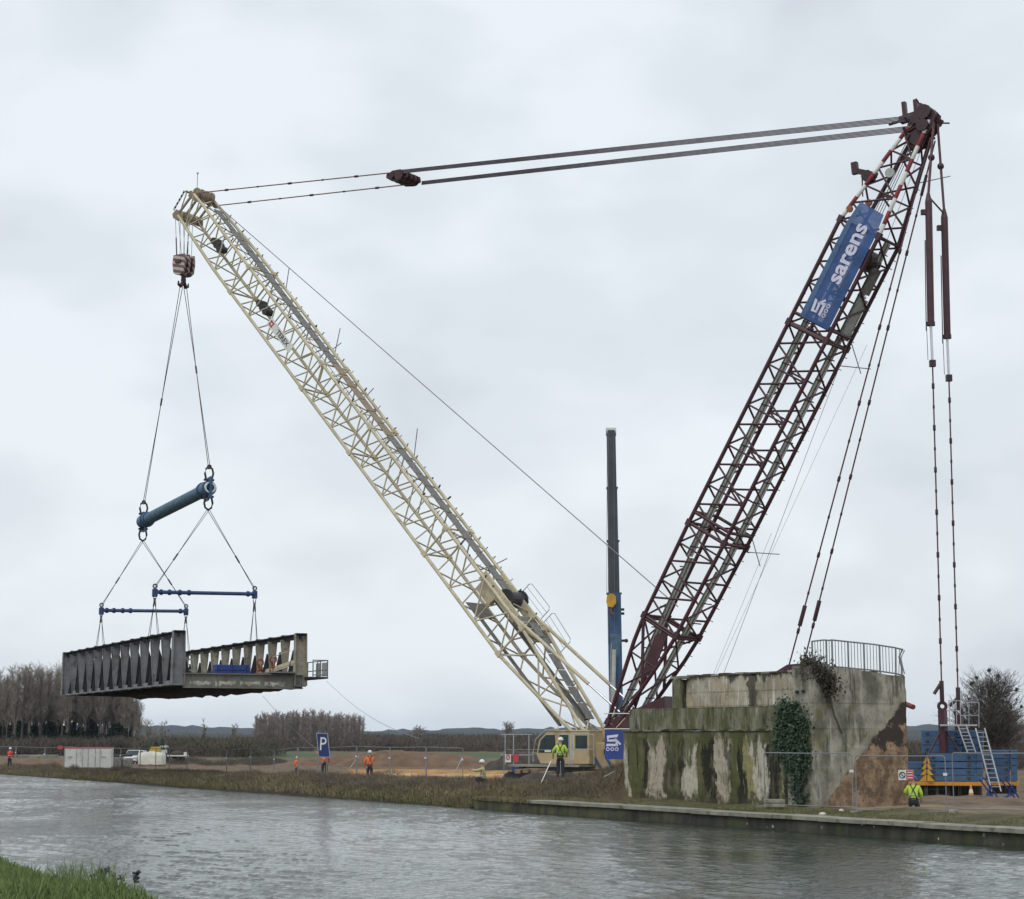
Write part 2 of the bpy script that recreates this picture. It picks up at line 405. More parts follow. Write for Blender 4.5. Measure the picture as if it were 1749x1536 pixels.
# zone colours: turf, scrub bank, mud, orange sand, fields
X, Y, S_, D_ = XX.ravel(), YY.ravel(), SS.ravel(), DD.ravel()
PX = 874.5 + FPX * X / np.maximum(Y, 1)
colr = np.tile(np.array([0.115, 0.09, 0.058]), (len(X), 1))
def zone(maskf, c):
    global colr
    mm = np.clip(maskf, 0, 1)[:, None]; colr = colr * (1 - mm) + np.array(c) * mm
wob = vnoise(X, Y, 6, 5) * 2
zone(sst(200, 260, D_), (0.085, 0.085, 0.05))
zone(sst(10, 16, D_ + wob) * (1 - sst(190, 230, D_ + wob * 4)) * (S_ < 400), (0.165, 0.118, 0.078))
zone(sst(575, 620, PX + wob * 12) * (1 - sst(865, 900, PX + wob * 12)) * sst(128, 142, Y) * (1 - sst(198, 206, Y + wob)), (0.40, 0.225, 0.085))
zone(sst(600, 650, PX) * (1 - sst(870, 890, PX)) * sst(165, 170, Y + wob) * (1 - sst(174, 180, Y + wob)), (0.52, 0.36, 0.19))
zone(sst(300, 330, Y + wob * 3) * (1 - sst(420, 460, Y + wob * 3)) * sst(380, 460, PX) * (1 - sst(930, 960, PX)), (0.075, 0.115, 0.048))
zone(sst(270, 280, Y) * (1 - sst(295, 300, Y)) * sst(220, 280, PX) * (1 - sst(480, 560, PX)), (0.09, 0.12, 0.045))
zone((D_ < -25).astype(float), (0.075, 0.105, 0.03))
zone(sst(-0.5, 0.5, D_) * (1 - sst(6, 9, D_ + wob)) * (S_ > S_Q - 1), (0.10, 0.085, 0.045))
zone((1 - sst(.25, .7, D_ + wob * .2)) * (D_ > -2) * (S_ > S_Q - 1), (0.045, 0.038, 0.026))
zone(sst(0.9, 1.2, D_) * (1 - sst(4, 6, D_)) * (S_ < S_Q - 1) * (0.6 + wob), (0.10, 0.10, 0.05))
zone((D_ > 5) * (D_ < 45) * (S_ < -14) * (0.8 + 0.4 * wob), (0.24, 0.185, 0.125))
gme = fast_mesh('ground', nv, nf, None)
ca = gme.color_attributes.new('zone', 'FLOAT_COLOR', 'POINT')
ca.data.foreach_set('color', np.concatenate([colr, np.ones((len(X), 1))], 1).astype(np.float32).ravel())
gm = bpy.data.materials.new('ground'); gm.use_nodes = True; t = gm.node_tree; b = t.nodes['Principled BSDF']; b.inputs['Roughness'].default_value = 0.95
b.inputs['Specular IOR Level'].default_value = 0.2
at_ = N(t, 'ShaderNodeAttribute', attribute_name='zone'); g_ = N(t, 'ShaderNodeNewGeometry')
n1 = N(t, 'ShaderNodeTexNoise'); n1.inputs['Scale'].default_value = 0.7; n1.inputs['Detail'].default_value = 9; n1.inputs['Roughness'].default_value = 0.7
t.links.new(g_.outputs['Position'], n1.inputs[0])
vr = ramp(t, n1.outputs['Fac'], [(0.3, (0.5, 0.5, 0.5)), (0.7, (1.45, 1.45, 1.45))])
ml = N(t, 'ShaderNodeMixRGB', blend_type='MULTIPLY'); ml.inputs[0].default_value = 1; t.links.new(at_.outputs['Color'], ml.inputs[1]); t.links.new(vr, ml.inputs[2])
t.links.new(ml.outputs[0], b.inputs['Base Color'])
bp = N(t, 'ShaderNodeBump'); bp.inputs['Strength'].default_value = 0.8; bp.inputs['Distance'].default_value = 0.15; t.links.new(n1.outputs['Fac'], bp.inputs['Height']); t.links.new(bp.outputs[0], b.inputs['Normal'])
gme.materials.append(gm)
for p in gme.polygons: p.use_smooth = True
tag(put(bpy.data.objects.new('ground', gme)), None, None, kind='structure')

# ------------------------------------------------------------------ canal water
wm = bpy.data.materials.new('water'); wm.use_nodes = True; t = wm.node_tree; b = t.nodes['Principled BSDF']
b.inputs['Base Color'].default_value = (0.036, 0.046, 0.032, 1); b.inputs['Roughness'].default_value = 0.06; b.inputs['IOR'].default_value = 1.33
g_ = N(t, 'ShaderNodeNewGeometry')
def wn(sc, det, an, rot=0.3):
    mp = N(t, 'ShaderNodeMapping'); mp.inputs['Scale'].default_value = an; mp.inputs['Rotation'].default_value = (0, 0, rot)
    t.links.new(g_.outputs['Position'], mp.inputs[0])
    n = N(t, 'ShaderNodeTexNoise'); n.inputs['Scale'].default_value = sc; n.inputs['Detail'].default_value = det; n.inputs['Roughness'].default_value = 0.6
    t.links.new(mp.outputs[0], n.inputs[0]); return n.outputs['Fac']
h1 = wn(2.6, 2, (1.0, 1.3, 1)); h2 = wn(7, 3, (1.0, 1.4, 1), -0.2); patch = wn(0.09, 2, (1, 1, 1))
hh = mathn(t, 'ADD', mathn(t, 'MULTIPLY', h1, 0.75), mathn(t, 'MULTIPLY', h2, 0.3))
bp = N(t, 'ShaderNodeBump'); bp.inputs['Distance'].default_value = 0.09
t.links.new(ramp(t, patch, [(0.35, (0.35, 0.35, 0.35)), (0.62, (1, 1, 1))]), bp.inputs['Strength'])
t.links.new(hh, bp.inputs['Height']); t.links.new(bp.outputs[0], b.inputs['Normal']); MAT['water'] = wm
wa_ = np.concatenate([np.arange(-64, 10, .13), np.arange(10, 90, .3), np.arange(90, 150, .7), [150, 200, 400, 900, 2500]]); wa_ = np.concatenate([[-400, -150, -90], wa_])
wd_ = np.concatenate([np.arange(-31.5, 1.3, .12)])
Sw, Dw = np.meshgrid(wa_, wd_, indexing='ij'); Xw = O0.x + T.x * Sw + NN.x * Dw; Yw = O0.y + T.y * Sw + NN.y * Dw
Zw = np.zeros_like(Xw); rw_ = np.random.default_rng(77)
for _ in range(30):
    lam = 0.36 * (3.2 ** rw_.uniform(0, 1)); kk = 2 * math.pi / lam; th = rw_.normal(0.35, .55); ph = rw_.uniform(0, 6.283)
    Zw += (0.115 / (kk * math.sqrt(30))) * np.sin(kk * (math.cos(th) * Xw + math.sin(th) * Yw) + ph)
pat = np.clip(.80 + 1.0 * vnoise(Xw, Yw * .6, 11, 41) + .6 * vnoise(Xw, Yw * .6, 3.2, 42), .30, 1.25)
Zw *= pat * ((Sw > -90) & (Sw < 200))
wn_, wm_ = len(wa_), len(wd_); iw = (np.arange(wn_ - 1)[:, None] * wm_ + np.arange(wm_ - 1)[None, :]).ravel()
wme = fast_mesh('water', np.stack([Xw.ravel(), Yw.ravel(), Zw.ravel()], 1), np.stack([iw, iw + wm_, iw + wm_ + 1, iw + 1], 1), 'water')
wme.polygons.foreach_set('use_smooth', np.ones(len(wme.polygons), bool))
tag(put(bpy.data.objects.new('water', wme)), None, None, kind='structure')
# ------------------------------------------------------------------ hills
def ridge(D, prof, depth, seed):
    """a wooded ridge: px / py skyline profile at distance D, with real depth behind it"""
    pxs = np.arange(-500, 2300, 12.0); pys = np.interp(pxs, [p[0] for p in prof], [p[1] for p in prof])
    vs = []
    rows = [(-0.55 * depth, 0.0), (-0.3 * depth, 0.45), (-0.12 * depth, 0.82), (0, 1.0), (0.3 * depth, 0.8), (0.8 * depth, 0.0)]
    for dy, hf in rows:
        for px, py in zip(pxs, pys):
            p = at(px, py, D); h = p.z + 0.8
            x = p.x + 0.0; zz_ = -0.8 + h * hf
            if hf > 0.3: zz_ += random.uniform(-1, 1) * 0.0006 * D * hf
            vs.append((x * (1 + dy / D), D + dy, zz_))
    n = len(pxs)
    fs = [(i * n + j, i * n + j + 1, (i + 1) * n + j + 1, (i + 1) * n + j) for i in range(len(rows) - 1) for j in range(n - 1)]
    me = fast_mesh('hill', vs, fs, 'forest_hill')
    tag(put(bpy.data.objects.new('hill', me)), None, None, kind='structure')
ridge(4200, [(-500, 1240), (250, 1240), (330, 1240), (430, 1243), (560, 1249), (640, 1248), (690, 1246), (750, 1247), (800, 1244), (870, 1246), (940, 1243), (1100, 1240), (1700, 1238), (2300, 1240)], 700, 1)
ridge(2300, [(-500, 1250), (300, 1252), (640, 1255), (760, 1258), (900, 1252), (960, 1250), (1500, 1246), (2300, 1246)], 500, 2)

# ------------------------------------------------------------------ bare trees
def tubes_np(segs, n):
    """segs: list of (p, q, r0, r1) -> vertices, quads"""
    P = np.array([[*s[0]] for s in segs]); Q = np.array([[*s[1]] for s in segs]); r0 = np.array([s[2] for s in segs]); r1 = np.array([s[3] for s in segs])
    d = Q - P; d /= np.linalg.norm(d, axis=1)[:, None] + 1e-9
    a = np.where(np.abs(d[:, 2:3]) < 0.9, np.array([[0, 0, 1.0]]), np.array([[1.0, 0, 0]]))
    x = np.cross(d, a); x /= np.linalg.norm(x, axis=1)[:, None]; y = np.cross(d, x)
    ang = 2 * math.pi * np.arange(n) / n
    e = x[:, None, :] * np.cos(ang)[None, :, None] + y[:, None, :] * np.sin(ang)[None, :, None]
    v = np.concatenate([P[:, None, :] + e * r0[:, None, None], Q[:, None, :] + e * r1[:, None, None]], 1).reshape(-1, 3)
    k = np.arange(len(segs))[:, None] * 2 * n; i = np.arange(n)[None, :]; j = (i + 1) % n
    f = np.stack([k + i, k + j, k + n + j, k + n + i], 2).reshape(-1, 4)
    return v, f
def bare_tree(h, seed, upright=0.75, start=0.22, nb=34, spread=0.16, tw=0.035, depth=3, trunk_r=0.02):
    rnd = random.Random(seed); big_, sm = [], []
    pts = [V((0, 0, 0))]; p = V((0, 0, 0)); k = 9
    for i in range(k):
        p = p + V((rnd.uniform(-.02, .02) * h, rnd.uniform(-.02, .02) * h, 1.0 * h * 0.92 / k)); pts.append(p)
    rr = lambda f: h * trunk_r * (1 - 0.88 * f) + 0.01
    for i in range(k): big_.append((pts[i], pts[i + 1], rr(i / k), rr((i + 1) / k)))
    def grow(p, d, L, r, lv):
        n = 3 if lv > 1 else 2
        for i in range(n):
            d = (d + V((rnd.gauss(0, .22), rnd.gauss(0, .22), rnd.gauss(.06, .12)))).normalized()
            q = p + d * (L / n)
            (big_ if lv == depth else sm).append((p, q, max(r * (1 - i / n * .6), tw * .5), max(r * (1 - (i + 1) / n * .6), tw * .45)))
            if lv > 0:
                for _ in range(2 if lv > 1 else 3):
                    e = (d + V((rnd.gauss(0, .7), rnd.gauss(0, .7), rnd.gauss(.25, .35)))).normalized()
                    grow(q, e, L * rnd.uniform(.4, .62), r * .5, lv - 1)
            p = q
    for b_i in range(nb):
        f = start + (1 - start) * (b_i + rnd.random()) / nb; f = min(f, .985)
        i = min(int(f * k), k - 1); q = pts[i].lerp(pts[i + 1], f * k - i)
        az = rnd.uniform(0, 6.283); e = V((math.cos(az) * (1 - upright), math.sin(az) * (1 - upright), upright)).normalized()
        env = math.sin(min(1, (1 - f) / (1 - start) + .22) * math.pi * .5)
        grow(q, e, h * spread * rnd.uniform(.7, 1.25) * (0.45 + env), rr(f) * .45, depth if depth < 3 else 2)
    return big_, sm
def tree_proto(name, loc, label, group, h, seed, mt='bark', mw='twig', ivy=0, balls=0, cat='tree', **kw):
    bg_, sm_ = bare_tree(h, seed, **kw)
    r = thing(name, loc, label, cat, group)
    M = Matrix.Translation(V(loc))
    for nm, sg, n, mm in (('trunk', bg_, 5, mt), ('crown', sm_, 3, mw)):
        if not sg: continue
        v, f = tubes_np(sg, n); put(bpy.data.objects.new(nm, fast_mesh(nm, v, f, mm)), M, r)
    if ivy:
        rnd = random.Random(seed + 5); vs, fs = [], []
        for _ in range(900):
            z = rnd.uniform(0, ivy) ; rad = (0.35 + 0.35 * rnd.random()) * (1.2 - 0.6 * z / ivy) * h / 18
            a = rnd.uniform(0, 6.283); c = V((math.cos(a) * rad, math.sin(a) * rad, z)); s_ = rnd.uniform(.14, .3)
            e1 = V((rnd.gauss(0, 1), rnd.gauss(0, 1), rnd.gauss(0, 1))).normalized() * s_; e2 = e1.cross(V((rnd.gauss(0, 1), rnd.gauss(0, 1), rnd.gauss(0, 1)))).normalized() * s_
            kk = len(vs); vs += [c - e1, c + e2, c + e1, c - e2]; fs.append((kk, kk + 1, kk + 2, kk + 3))
        put(bpy.data.objects.new('ivy', fast_mesh('ivy', [tuple(q) for q in vs], fs, 'ivy_dark')), M, r)
    if balls:
        rnd = random.Random(seed + 9)
        for _ in range(balls):
            sg_ = rnd.choice(sm_); c = sg_[1]; rad = rnd.uniform(.25, .5) * h / 14; segs = []
            for _k in range(46):
                e = V((rnd.gauss(0, 1), rnd.gauss(0, 1), rnd.gauss(0, 1))).normalized()
                segs.append((c, c + e * rad * rnd.uniform(.6, 1), .05, .035))
            v, f = tubes_np(segs, 3); put(bpy.data.objects.new('mistletoe', fast_mesh('mistletoe', v, f, 'mistletoe')), M, r)
    return r
def forest(protos, spots, label):
    """protos: roots (the first spots use them); the rest are copies with parts"""
    tr = [tree_of(p) for p in protos]
    for i, (x, y, sc, rz) in enumerate(spots):
        M = Matrix.Translation((x, y, gz(x, y) - .2)) @ Matrix.Rotation(rz, 4, 'Z') @ Matrix.Diagonal((sc, sc, sc * random.uniform(.93, 1.07), 1))
        k = i % len(protos)
        if i < len(protos): protos[k].matrix_basis = M
        else: copy_thing(protos[k], M, protos[k]['label'], tr[k])
LW = 'slender bare poplar in the grey wood behind the hanging bridge'
pw = [tree_proto('poplar_tree', (0, 0, 0), LW, 'poplars in the grey wood', 18.5, 20 + i, mt='bark', ivy=(7 if i % 2 == 0 else 4.5), upright=.8, start=.34, nb=44, spread=.095, tw=.030) for i in range(4)]
sp = []
for row, (D, st) in enumerate(((400, 7.6), (424, 8.6), (455, 9.5))):
    px = -45.0 + row * 3
    while px < 243 - row * 7:
        k = 1.0 - max(0, (px - 195) / 48) * .42
        p = at(px, 1262, D + random.uniform(-8, 8)); sp.append((p.x, p.y, k * random.uniform(.84, 1.05), random.uniform(0, 6.28)))
        px += st * random.uniform(.75, 1.3)
random.shuffle(sp); forest(pw, sp, LW)
LG = 'bare poplar of the rounded grove on the plain between bridge and crane'
pg = [tree_proto('grove_tree', (0, 0, 0), LG, 'poplars of the distant grove', 14.5, 40 + i, mw='twig_red', upright=.8, start=.16, nb=26, spread=.12, tw=.085, trunk_r=.016) for i in range(3)]
sp = []
for row, D in enumerate((850, 868, 890, 915)):
    px = 437.0 + row
    while px < 622 - row * 4:
        k = 1.0 - .16 * max(0, (px - 560) / 60) - .14 * max(0, (450 - px) / 15)
        p = at(px, 1262, D + random.uniform(-6, 6)); sp.append((p.x, p.y, k * random.uniform(.93, 1.05), random.uniform(0, 6.28))); px += random.uniform(5.5, 8.5)
forest(pg, sp, LG)
# single trees that stand out
for nm, px, D, h, lab, kw in (
    ('mistletoe_tree', 1690, 215, 9.2, 'rounded bare tree full of mistletoe behind the blue counterweights', dict(nb=230, upright=.40, spread=.27, tw=.020, balls=40, start=.05, ivy=4.5, mw='scrub')),
    ('small_tree', 278, 330, 6.3, 'small mistletoe-dotted tree just beyond the edge of the grey wood', dict(nb=12, upright=.7, spread=.12, tw=.04, balls=5, ivy=3.5)),
    ('thin_tree', 347, 420, 7.2, 'lone thin tree under the middle of the hanging bridge', dict(nb=10, upright=.75, spread=.11, tw=.05, balls=4, ivy=4)),
    ('bushy_tree', 398, 430, 6.2, 'lone bushy tree on the plain beside the rounded grove', dict(nb=14, upright=.65, spread=.14, tw=.05, balls=4)),
    ('round_tree', 250, 345, 6.0, 'low spreading tree at the edge of the grey wood', dict(nb=22, upright=.5, spread=.2, tw=.04)),
    ('oak_tree', 1735, 240, 6.4, 'dim bare tree at the edge of the picture behind the ladder', dict(nb=40, upright=.45, spread=.25, tw=.03, ivy=2)),
    ('field_tree', 715, 620, 6.5, 'round field tree on the plain left of the crane cab', dict(nb=30, upright=.5, spread=.22, tw=.07)),
    ('hedge_tree', 868, 560, 7.5, 'taller hedge tree nearest the crane cab', dict(nb=30, upright=.55, spread=.2, tw=.07))):
    p = at(px, 1262, D); tree_proto(nm, (p.x, p.y, gz(p.x, p.y) - .1), lab, None, h, hash(nm) % 997 if False else len(nm) * 7 + int(px) % 50, **kw)

# thickets: masses of fine twigs nobody could count
def thicket(name, spots, m, lab, wd, seed):
    rnd = np.random.default_rng(seed); segs_p, segs_q = [], []
    for (x, y, r, h) in spots:
        n = int(420)
        z0 = gz(x, y)
        a = rnd.uniform(0, 6.283, n); rad = r * np.sqrt(rnd.uniform(0, 1, n)); hz = h * rnd.uniform(.0, .75, n) * (1 - .45 * rad / r)
        P = np.stack([x + rad * np.cos(a), y + rad * np.sin(a), z0 + hz], 1)
        d = np.stack([rnd.normal(0, .5, n), rnd.normal(0, .5, n), rnd.uniform(.25, 1, n)], 1); d /= np.linalg.norm(d, axis=1)[:, None]
        segs_p.append(P); segs_q.append(P + d * (h * rnd.uniform(.2, .42, n))[:, None])
    P = np.concatenate(segs_p); Q = np.concatenate(segs_q); n = len(P)
    side = np.stack([rnd.normal(0, 1, n), rnd.normal(0, 1, n), rnd.normal(0, .5, n)], 1); side /= np.linalg.norm(side, axis=1)[:, None]; side *= wd
    v = np.stack([P - side, P + side, Q], 1).reshape(-1, 3); f = np.arange(3 * n).reshape(-1, 3)
    tag(put(bpy.data.objects.new(name, fast_mesh(name, v, f, m))), lab, 'scrub', kind='stuff')
def band(px0, px1, D0, D1, n, r, h):
    o = []
    for _ in range(n):
        D = random.uniform(D0, D1); p = at(random.uniform(px0, px1), 1262, D); o.append((p.x, p.y, random.uniform(.6, 1.2) * r, random.uniform(.65, 1.15) * h))
    return o
thicket('undergrowth', band(-40, 250, 360, 395, 130, 3.2, 4.4), 'scrub', 'brown undergrowth at the foot of the grey wood', .05, 1)
thicket('hedge_scrub', band(225, 460, 330, 520, 150, 4, 4.6), 'scrub_olive', 'low olive scrub across the plain under the bridge', .055, 2)
thicket('plain_scrub', band(420, 960, 470, 700, 230, 6, 5.0), 'scrub', 'brown scrub across the plain behind the fence', .08, 3)
thicket('far_scrub', band(600, 1040, 720, 1100, 150, 10, 7.0), 'scrub_olive', 'far line of scrub below the blue hills', .12, 4)
thicket('right_scrub', band(1530, 1760, 200, 260, 90, 2.6, 4.0), 'scrub', 'grey scrub behind the counterweight stacks', .028, 5)
thicket('cut_scrub', band(280, 480, 225, 285, 60, 1.5, 0.8), 'scrub', 'scattered cut brush on the site', .02, 6)

bs_ = []
for _ in range(120):
    s_ = 2 + 105 * random.random() ** 1.5; d_ = random.uniform(.9, 5.5); q = cs(s_, d_); bs_.append((q.x, q.y, random.uniform(.4, 1.0), random.uniform(.3, .75)))
thicket('bank_brambles', bs_, 'bramble', 'rounded bramble clumps along the far bank', .010, 7)
# ------------------------------------------------------------------ grass and brambles on the banks
def blades(name, px_, py_, pz_, ln, wd, lean, m, lab, cat, seed):
    rnd = np.random.default_rng(seed); n = len(px_)
    a = rnd.uniform(0, 6.283, n); P = np.stack([px_, py_, pz_], 1)
    sd_ = np.stack([np.cos(a), np.sin(a), np.zeros(n)], 1) * (wd * rnd.uniform(.6, 1.3, n))[:, None]
    b = rnd.uniform(0, 6.283, n); ll = ln * rnd.uniform(.45, 1.2, n); le = lean * rnd.uniform(.1, 1.2, n)
    tip = P + np.stack([np.cos(b) * le * ll, np.sin(b) * le * ll, ll * np.sqrt(np.clip(1 - le * le * .8, .15, 1))], 1)
    mid = P + (tip - P) * .55 + np.array([0, 0, 1.0]) * (ll * le * .18)[:, None]
    v = np.stack([P - sd_, P + sd_, mid + sd_ * .7, mid - sd_ * .7, tip], 1).reshape(-1, 3)
    k = np.arange(n) * 5
    f = np.concatenate([np.stack([k, k + 1, k + 2], 1), np.stack([k, k + 2, k + 3], 1), np.stack([k + 3, k + 2, k + 4], 1)])
    tag(put(bpy.data.objects.new(name, fast_mesh(name, v, f, m))), lab, cat, kind='stuff')
def scatter(n, s0, s1, d0, d1, seed, keep=None, pw_=1.0):
    rnd = np.random.default_rng(seed); s = s0 + (s1 - s0) * rnd.uniform(0, 1, n) ** pw_; d = rnd.uniform(d0, d1, n)
    if keep is not None:
        k = keep(s, d); s, d = s[k], d[k]
    return O0.x + T.x * s + NN.x * d, O0.y + T.y * s + NN.y * d, ground_z(s, d) - .02, s, d
x, y, z, s, d = scatter(70000, S_Q - .5, 112, 0.15, 7.2, 21, pw_=1.35)
blades('bank_grass', x, y, z, .24 + .10 * (1 - sst(20, 80, s)), .012 + .00008 * 100, .85, 'dry_grass', 'dry brown grass along the far canal bank', 'grass', 31)
x, y, z, s, d = scatter(60000, S_Q, 112, 0.05, 3.6, 22, keep=lambda s, d: vnoise(s, d, 3.5, 8) > -.02, pw_=1.35)
blades('bank_turf', x, y, z, .20, .02, .7, 'bank_olive', 'olive turf low on the far canal bank', 'grass', 32)
x, y, z, s, d = scatter(60000, -3, 105, 1.6, 8.5, 23, keep=lambda s, d: (vnoise(s, d, 2.4, 9) > .05) & ((s > S_Q) | (d > 3.0)), pw_=1.5)
blades('bramble_scrub', x, y, z, .28 + .22 * (1 - sst(20, 70, s)), .011, 1.0, 'bramble', 'brown bramble tangle on the far bank beside the abutment', 'scrub', 33)
x, y, z, s, d = scatter(42000, -3.3, 9, 2.0, 10, 29)
k_ = np.arange(len(x)) % 3 > 0
blades('mound_scrub', x[k_], y[k_], z[k_], .30, .010, 1.0, 'bramble', 'dense brown scrub on the mound against the abutment', 'scrub', 39)
blades('mound_straw', x[~k_], y[~k_], z[~k_], .34, .009, .9, 'dry_grass', 'straw coloured grass among the scrub on the mound', 'grass', 40)
x, y, z, s, d = scatter(9000, S_Q - 4.6, S_Q + 4, -.08, 1.3, 27); z = np.maximum(z, np.where(s < S_Q + 1, .37, z))
blades('overhang_grass', x, y, z, .22, .012, 1.0, 'dry_grass', 'ragged grass hanging over the end of the quay', 'grass', 37)
x, y, z, s, d = scatter(8000, S_Q - 4.6, S_Q + 4, -.02, 1.4, 28); z = np.maximum(z, np.where(s < S_Q + 1, .37, z))
blades('overhang_turf', x, y, z, .16, .014, .8, 'bank_olive', 'olive turf over the end of the quay', 'grass', 38)
x, y, z, s, d = scatter(26000, -40, S_Q, 1.05, 4.0, 24, keep=lambda s, d: vnoise(s, d, 1.8, 10) + .18 * (d < 2.6) > .08)
blades('quay_grass', x, y, z, .10, .011, .9, 'bank_olive', 'short grass on the path along the quay', 'grass', 34)
x, y, z, s, d = scatter(150000, -66, -30, -36.5, -29.9, 25, keep=lambda s, d: (O0.x + T.x * s + NN.x * d < -2))
blades('near_grass', x, y, z, .13, .0075, .8, 'grass_green', 'green grass on the near bank in the corner of the picture', 'grass', 35)
x, y, z, s, d = scatter(9000, -54, -40, -33.5, -31.0, 26, keep=lambda s, d: vnoise(s, d, .8, 14) > .10)
blades('tall_tufts', x, y, z, .36, .006, .55, 'grass_green', 'taller grass tufts on the near bank edge', 'grass', 36)
# dry umbel stalks by the water at the near bank edge
rw = random.Random(5)
for i in range(22):
    px = 145 + rw.random() * 88; py = 1485 + rw.random() * 40; p = at(px, py, 27 + rw.random() * 2.5 - (px - 145) * .02)
    s_, d_ = sd_of(p.x, p.y); base = V((p.x + rw.uniform(-.05, .05), p.y, float(ground_z(s_, d_)) - .02))
    r = thing('dry_weed', base, 'dark dry seed-head weed at the near water edge', 'weed', 'dry weeds at the near water edge')
    m_ = MB().path([base, base.lerp(p, .6) + V((.02, 0, 0)), p], .004, 4); m_.build('stem', 'dead_leaf', r)
    h_ = MB()
    for _ in range(7):
        e = V((rw.gauss(0, 1), rw.gauss(0, 1), rw.gauss(.4, .6))).normalized(); h_.tube(p, p + e * rw.uniform(.03, .075), .010, 4, .016)
    h_.build('seed_head', 'dark_steel', r)

# ------------------------------------------------------------------ quay
def wall_mat(name, build):
    m = bpy.data.materials.new(name); m.use_nodes = True; t = m.node_tree; b = t.nodes['Principled BSDF']; b.inputs['Roughness'].default_value = 0.9
    b.inputs['Specular IOR Level'].default_value = 0.25
    tc = N(t, 'ShaderNodeTexCoord'); sp_ = N(t, 'ShaderNodeSeparateXYZ'); t.links.new(tc.outputs['Object'], sp_.inputs[0])
    def noise(scale, det=6, an=(1, 1, 1), rough=.65, off=(0, 0, 0)):
        mp = N(t, 'ShaderNodeMapping'); mp.inputs['Scale'].default_value = an; mp.inputs['Location'].default_value = off; t.links.new(tc.outputs['Object'], mp.inputs[0])
        n = N(t, 'ShaderNodeTexNoise'); n.inputs['Scale'].default_value = scale; n.inputs['Detail'].default_value = det; n.inputs['Roughness'].default_value = rough
        t.links.new(mp.outputs[0], n.inputs[0]); return n.outputs['Fac']
    def mix(f, a, c):
        n = N(t, 'ShaderNodeMixRGB')
        for i, x in enumerate((f, a, c)):
            if isinstance(x, (int, float)): n.inputs[i].default_value = x
            elif isinstance(x, tuple): n.inputs[i].default_value = (*x, 1)
            else: t.links.new(x, n.inputs[i])
        return n.outputs[0]
    def mask(f, lo, hi): return ramp(t, f, [(lo, (0, 0, 0)), (hi, (1, 1, 1))])
    c, h = build(t, sp_.outputs, noise, mix, mask, tc)
    t.links.new(c, b.inputs['Base Color'])
    bp = N(t, 'ShaderNodeBump'); bp.inputs['Strength'].default_value = 0.7; bp.inputs['Distance'].default_value = 0.04
    t.links.new(h, bp.inputs['Height']); t.links.new(bp.outputs[0], b.inputs['Normal']); MAT[name] = m
def quay_c(t, xyz, noise, mix, mask, tc):
    c = mix(mask(noise(1.1, 8, (1, 1, .35)), .42, .66), (.035, .035, .030), (.085, .08, .062))
    c = mix(mask(noise(.35, 5, (1, 1, .3), off=(3, 1, 0)), .56, .7), c, (.13, .125, .095))
    c = mix(mask(noise(.8, 7, off=(1, 7, 2)), .56, .70), c, (.06, .075, .025))
    vo = N(t, 'ShaderNodeTexVoronoi'); vo.inputs['Scale'].default_value = 2.6; t.links.new(tc.outputs['Object'], vo.inputs['Vector'])
    ad = mathn(t, 'ADD', vo.outputs['Distance'], mathn(t, 'MULTIPLY', noise(9, 4), .35))
    sp1 = ramp(t, ad, [(.30, (1, 1, 1)), (.36, (0, 0, 0))])
    gate = mathn(t, 'MULTIPLY', mathn(t, 'MULTIPLY', sp1, mask(noise(.5, 3, off=(9, 2, 4)), .42, .52)), ramp(t, mathn(t, 'MULTIPLY', xyz[0], .02), [(.20, (0, 0, 0)), (.40, (1, 1, 1))]))
    gate = mathn(t, 'MULTIPLY', gate, ramp(t, mathn(t, 'ADD', xyz[2], .5), [(.52, (0, 0, 0)), (.60, (1, 1, 1))]))
    c = mix(mathn(t, 'MULTIPLY', ramp(t, mathn(t, 'MULTIPLY', xyz[0], .02), [(.05, (1, 1, 1)), (.35, (0, 0, 0))]), mask(noise(1.2, 7, (1, 1, .5), off=(3, 3, 3)), .40, .6)), c, (.115, .115, .06))
    return mix(gate, c, (.40, .40, .33)), noise(5, 7)
wall_mat('quay_concrete', quay_c)
QM = Matrix(((-T.x, NN.x, 0, O0.x), (-T.y, NN.y, 0, O0.y), (0, 0, 1, 0), (0, 0, 0, 1)))
b_ = MB()
for k in range(60):
    s0 = S_Q + 1.0 - k * 2.0; s1 = s0 - 2.0
    def prof(s): 
        j = .03 * math.sin(s * 1.7) + .02 * math.sin(s * 4.1)
        return [cs(s, j, -1.4), cs(s, j + .02, 0.05), cs(s, .05 + j * .5, .395), cs(s, 1.0, .395), cs(s, 1.0, -1.4)]
    A_, B_ = prof(s0), prof(s1); b_.add(A_ + B_, [(i, i + 1, 6 + i, 5 + i) for i in range(4)])
b_.build('quay_wall', 'quay_concrete', M=QM)
qw = bpy.data.objects['quay_wall']; tag(qw, None, None, kind='structure')
for k in range(24):
    if k < 2: continue      # the quay's end lies under the turf of the bank
    s0 = S_Q + .9 - k * 2.5; L = 2.5 if k else 2.0
    c = cs(s0 - L / 2, .45 + random.uniform(-.02, .02), .46 + random.uniform(-.012, .012))
    block('coping_slab', c, (L - .025, 1.02, .13), (-T, NN, UP), 'coping', qw, .03)

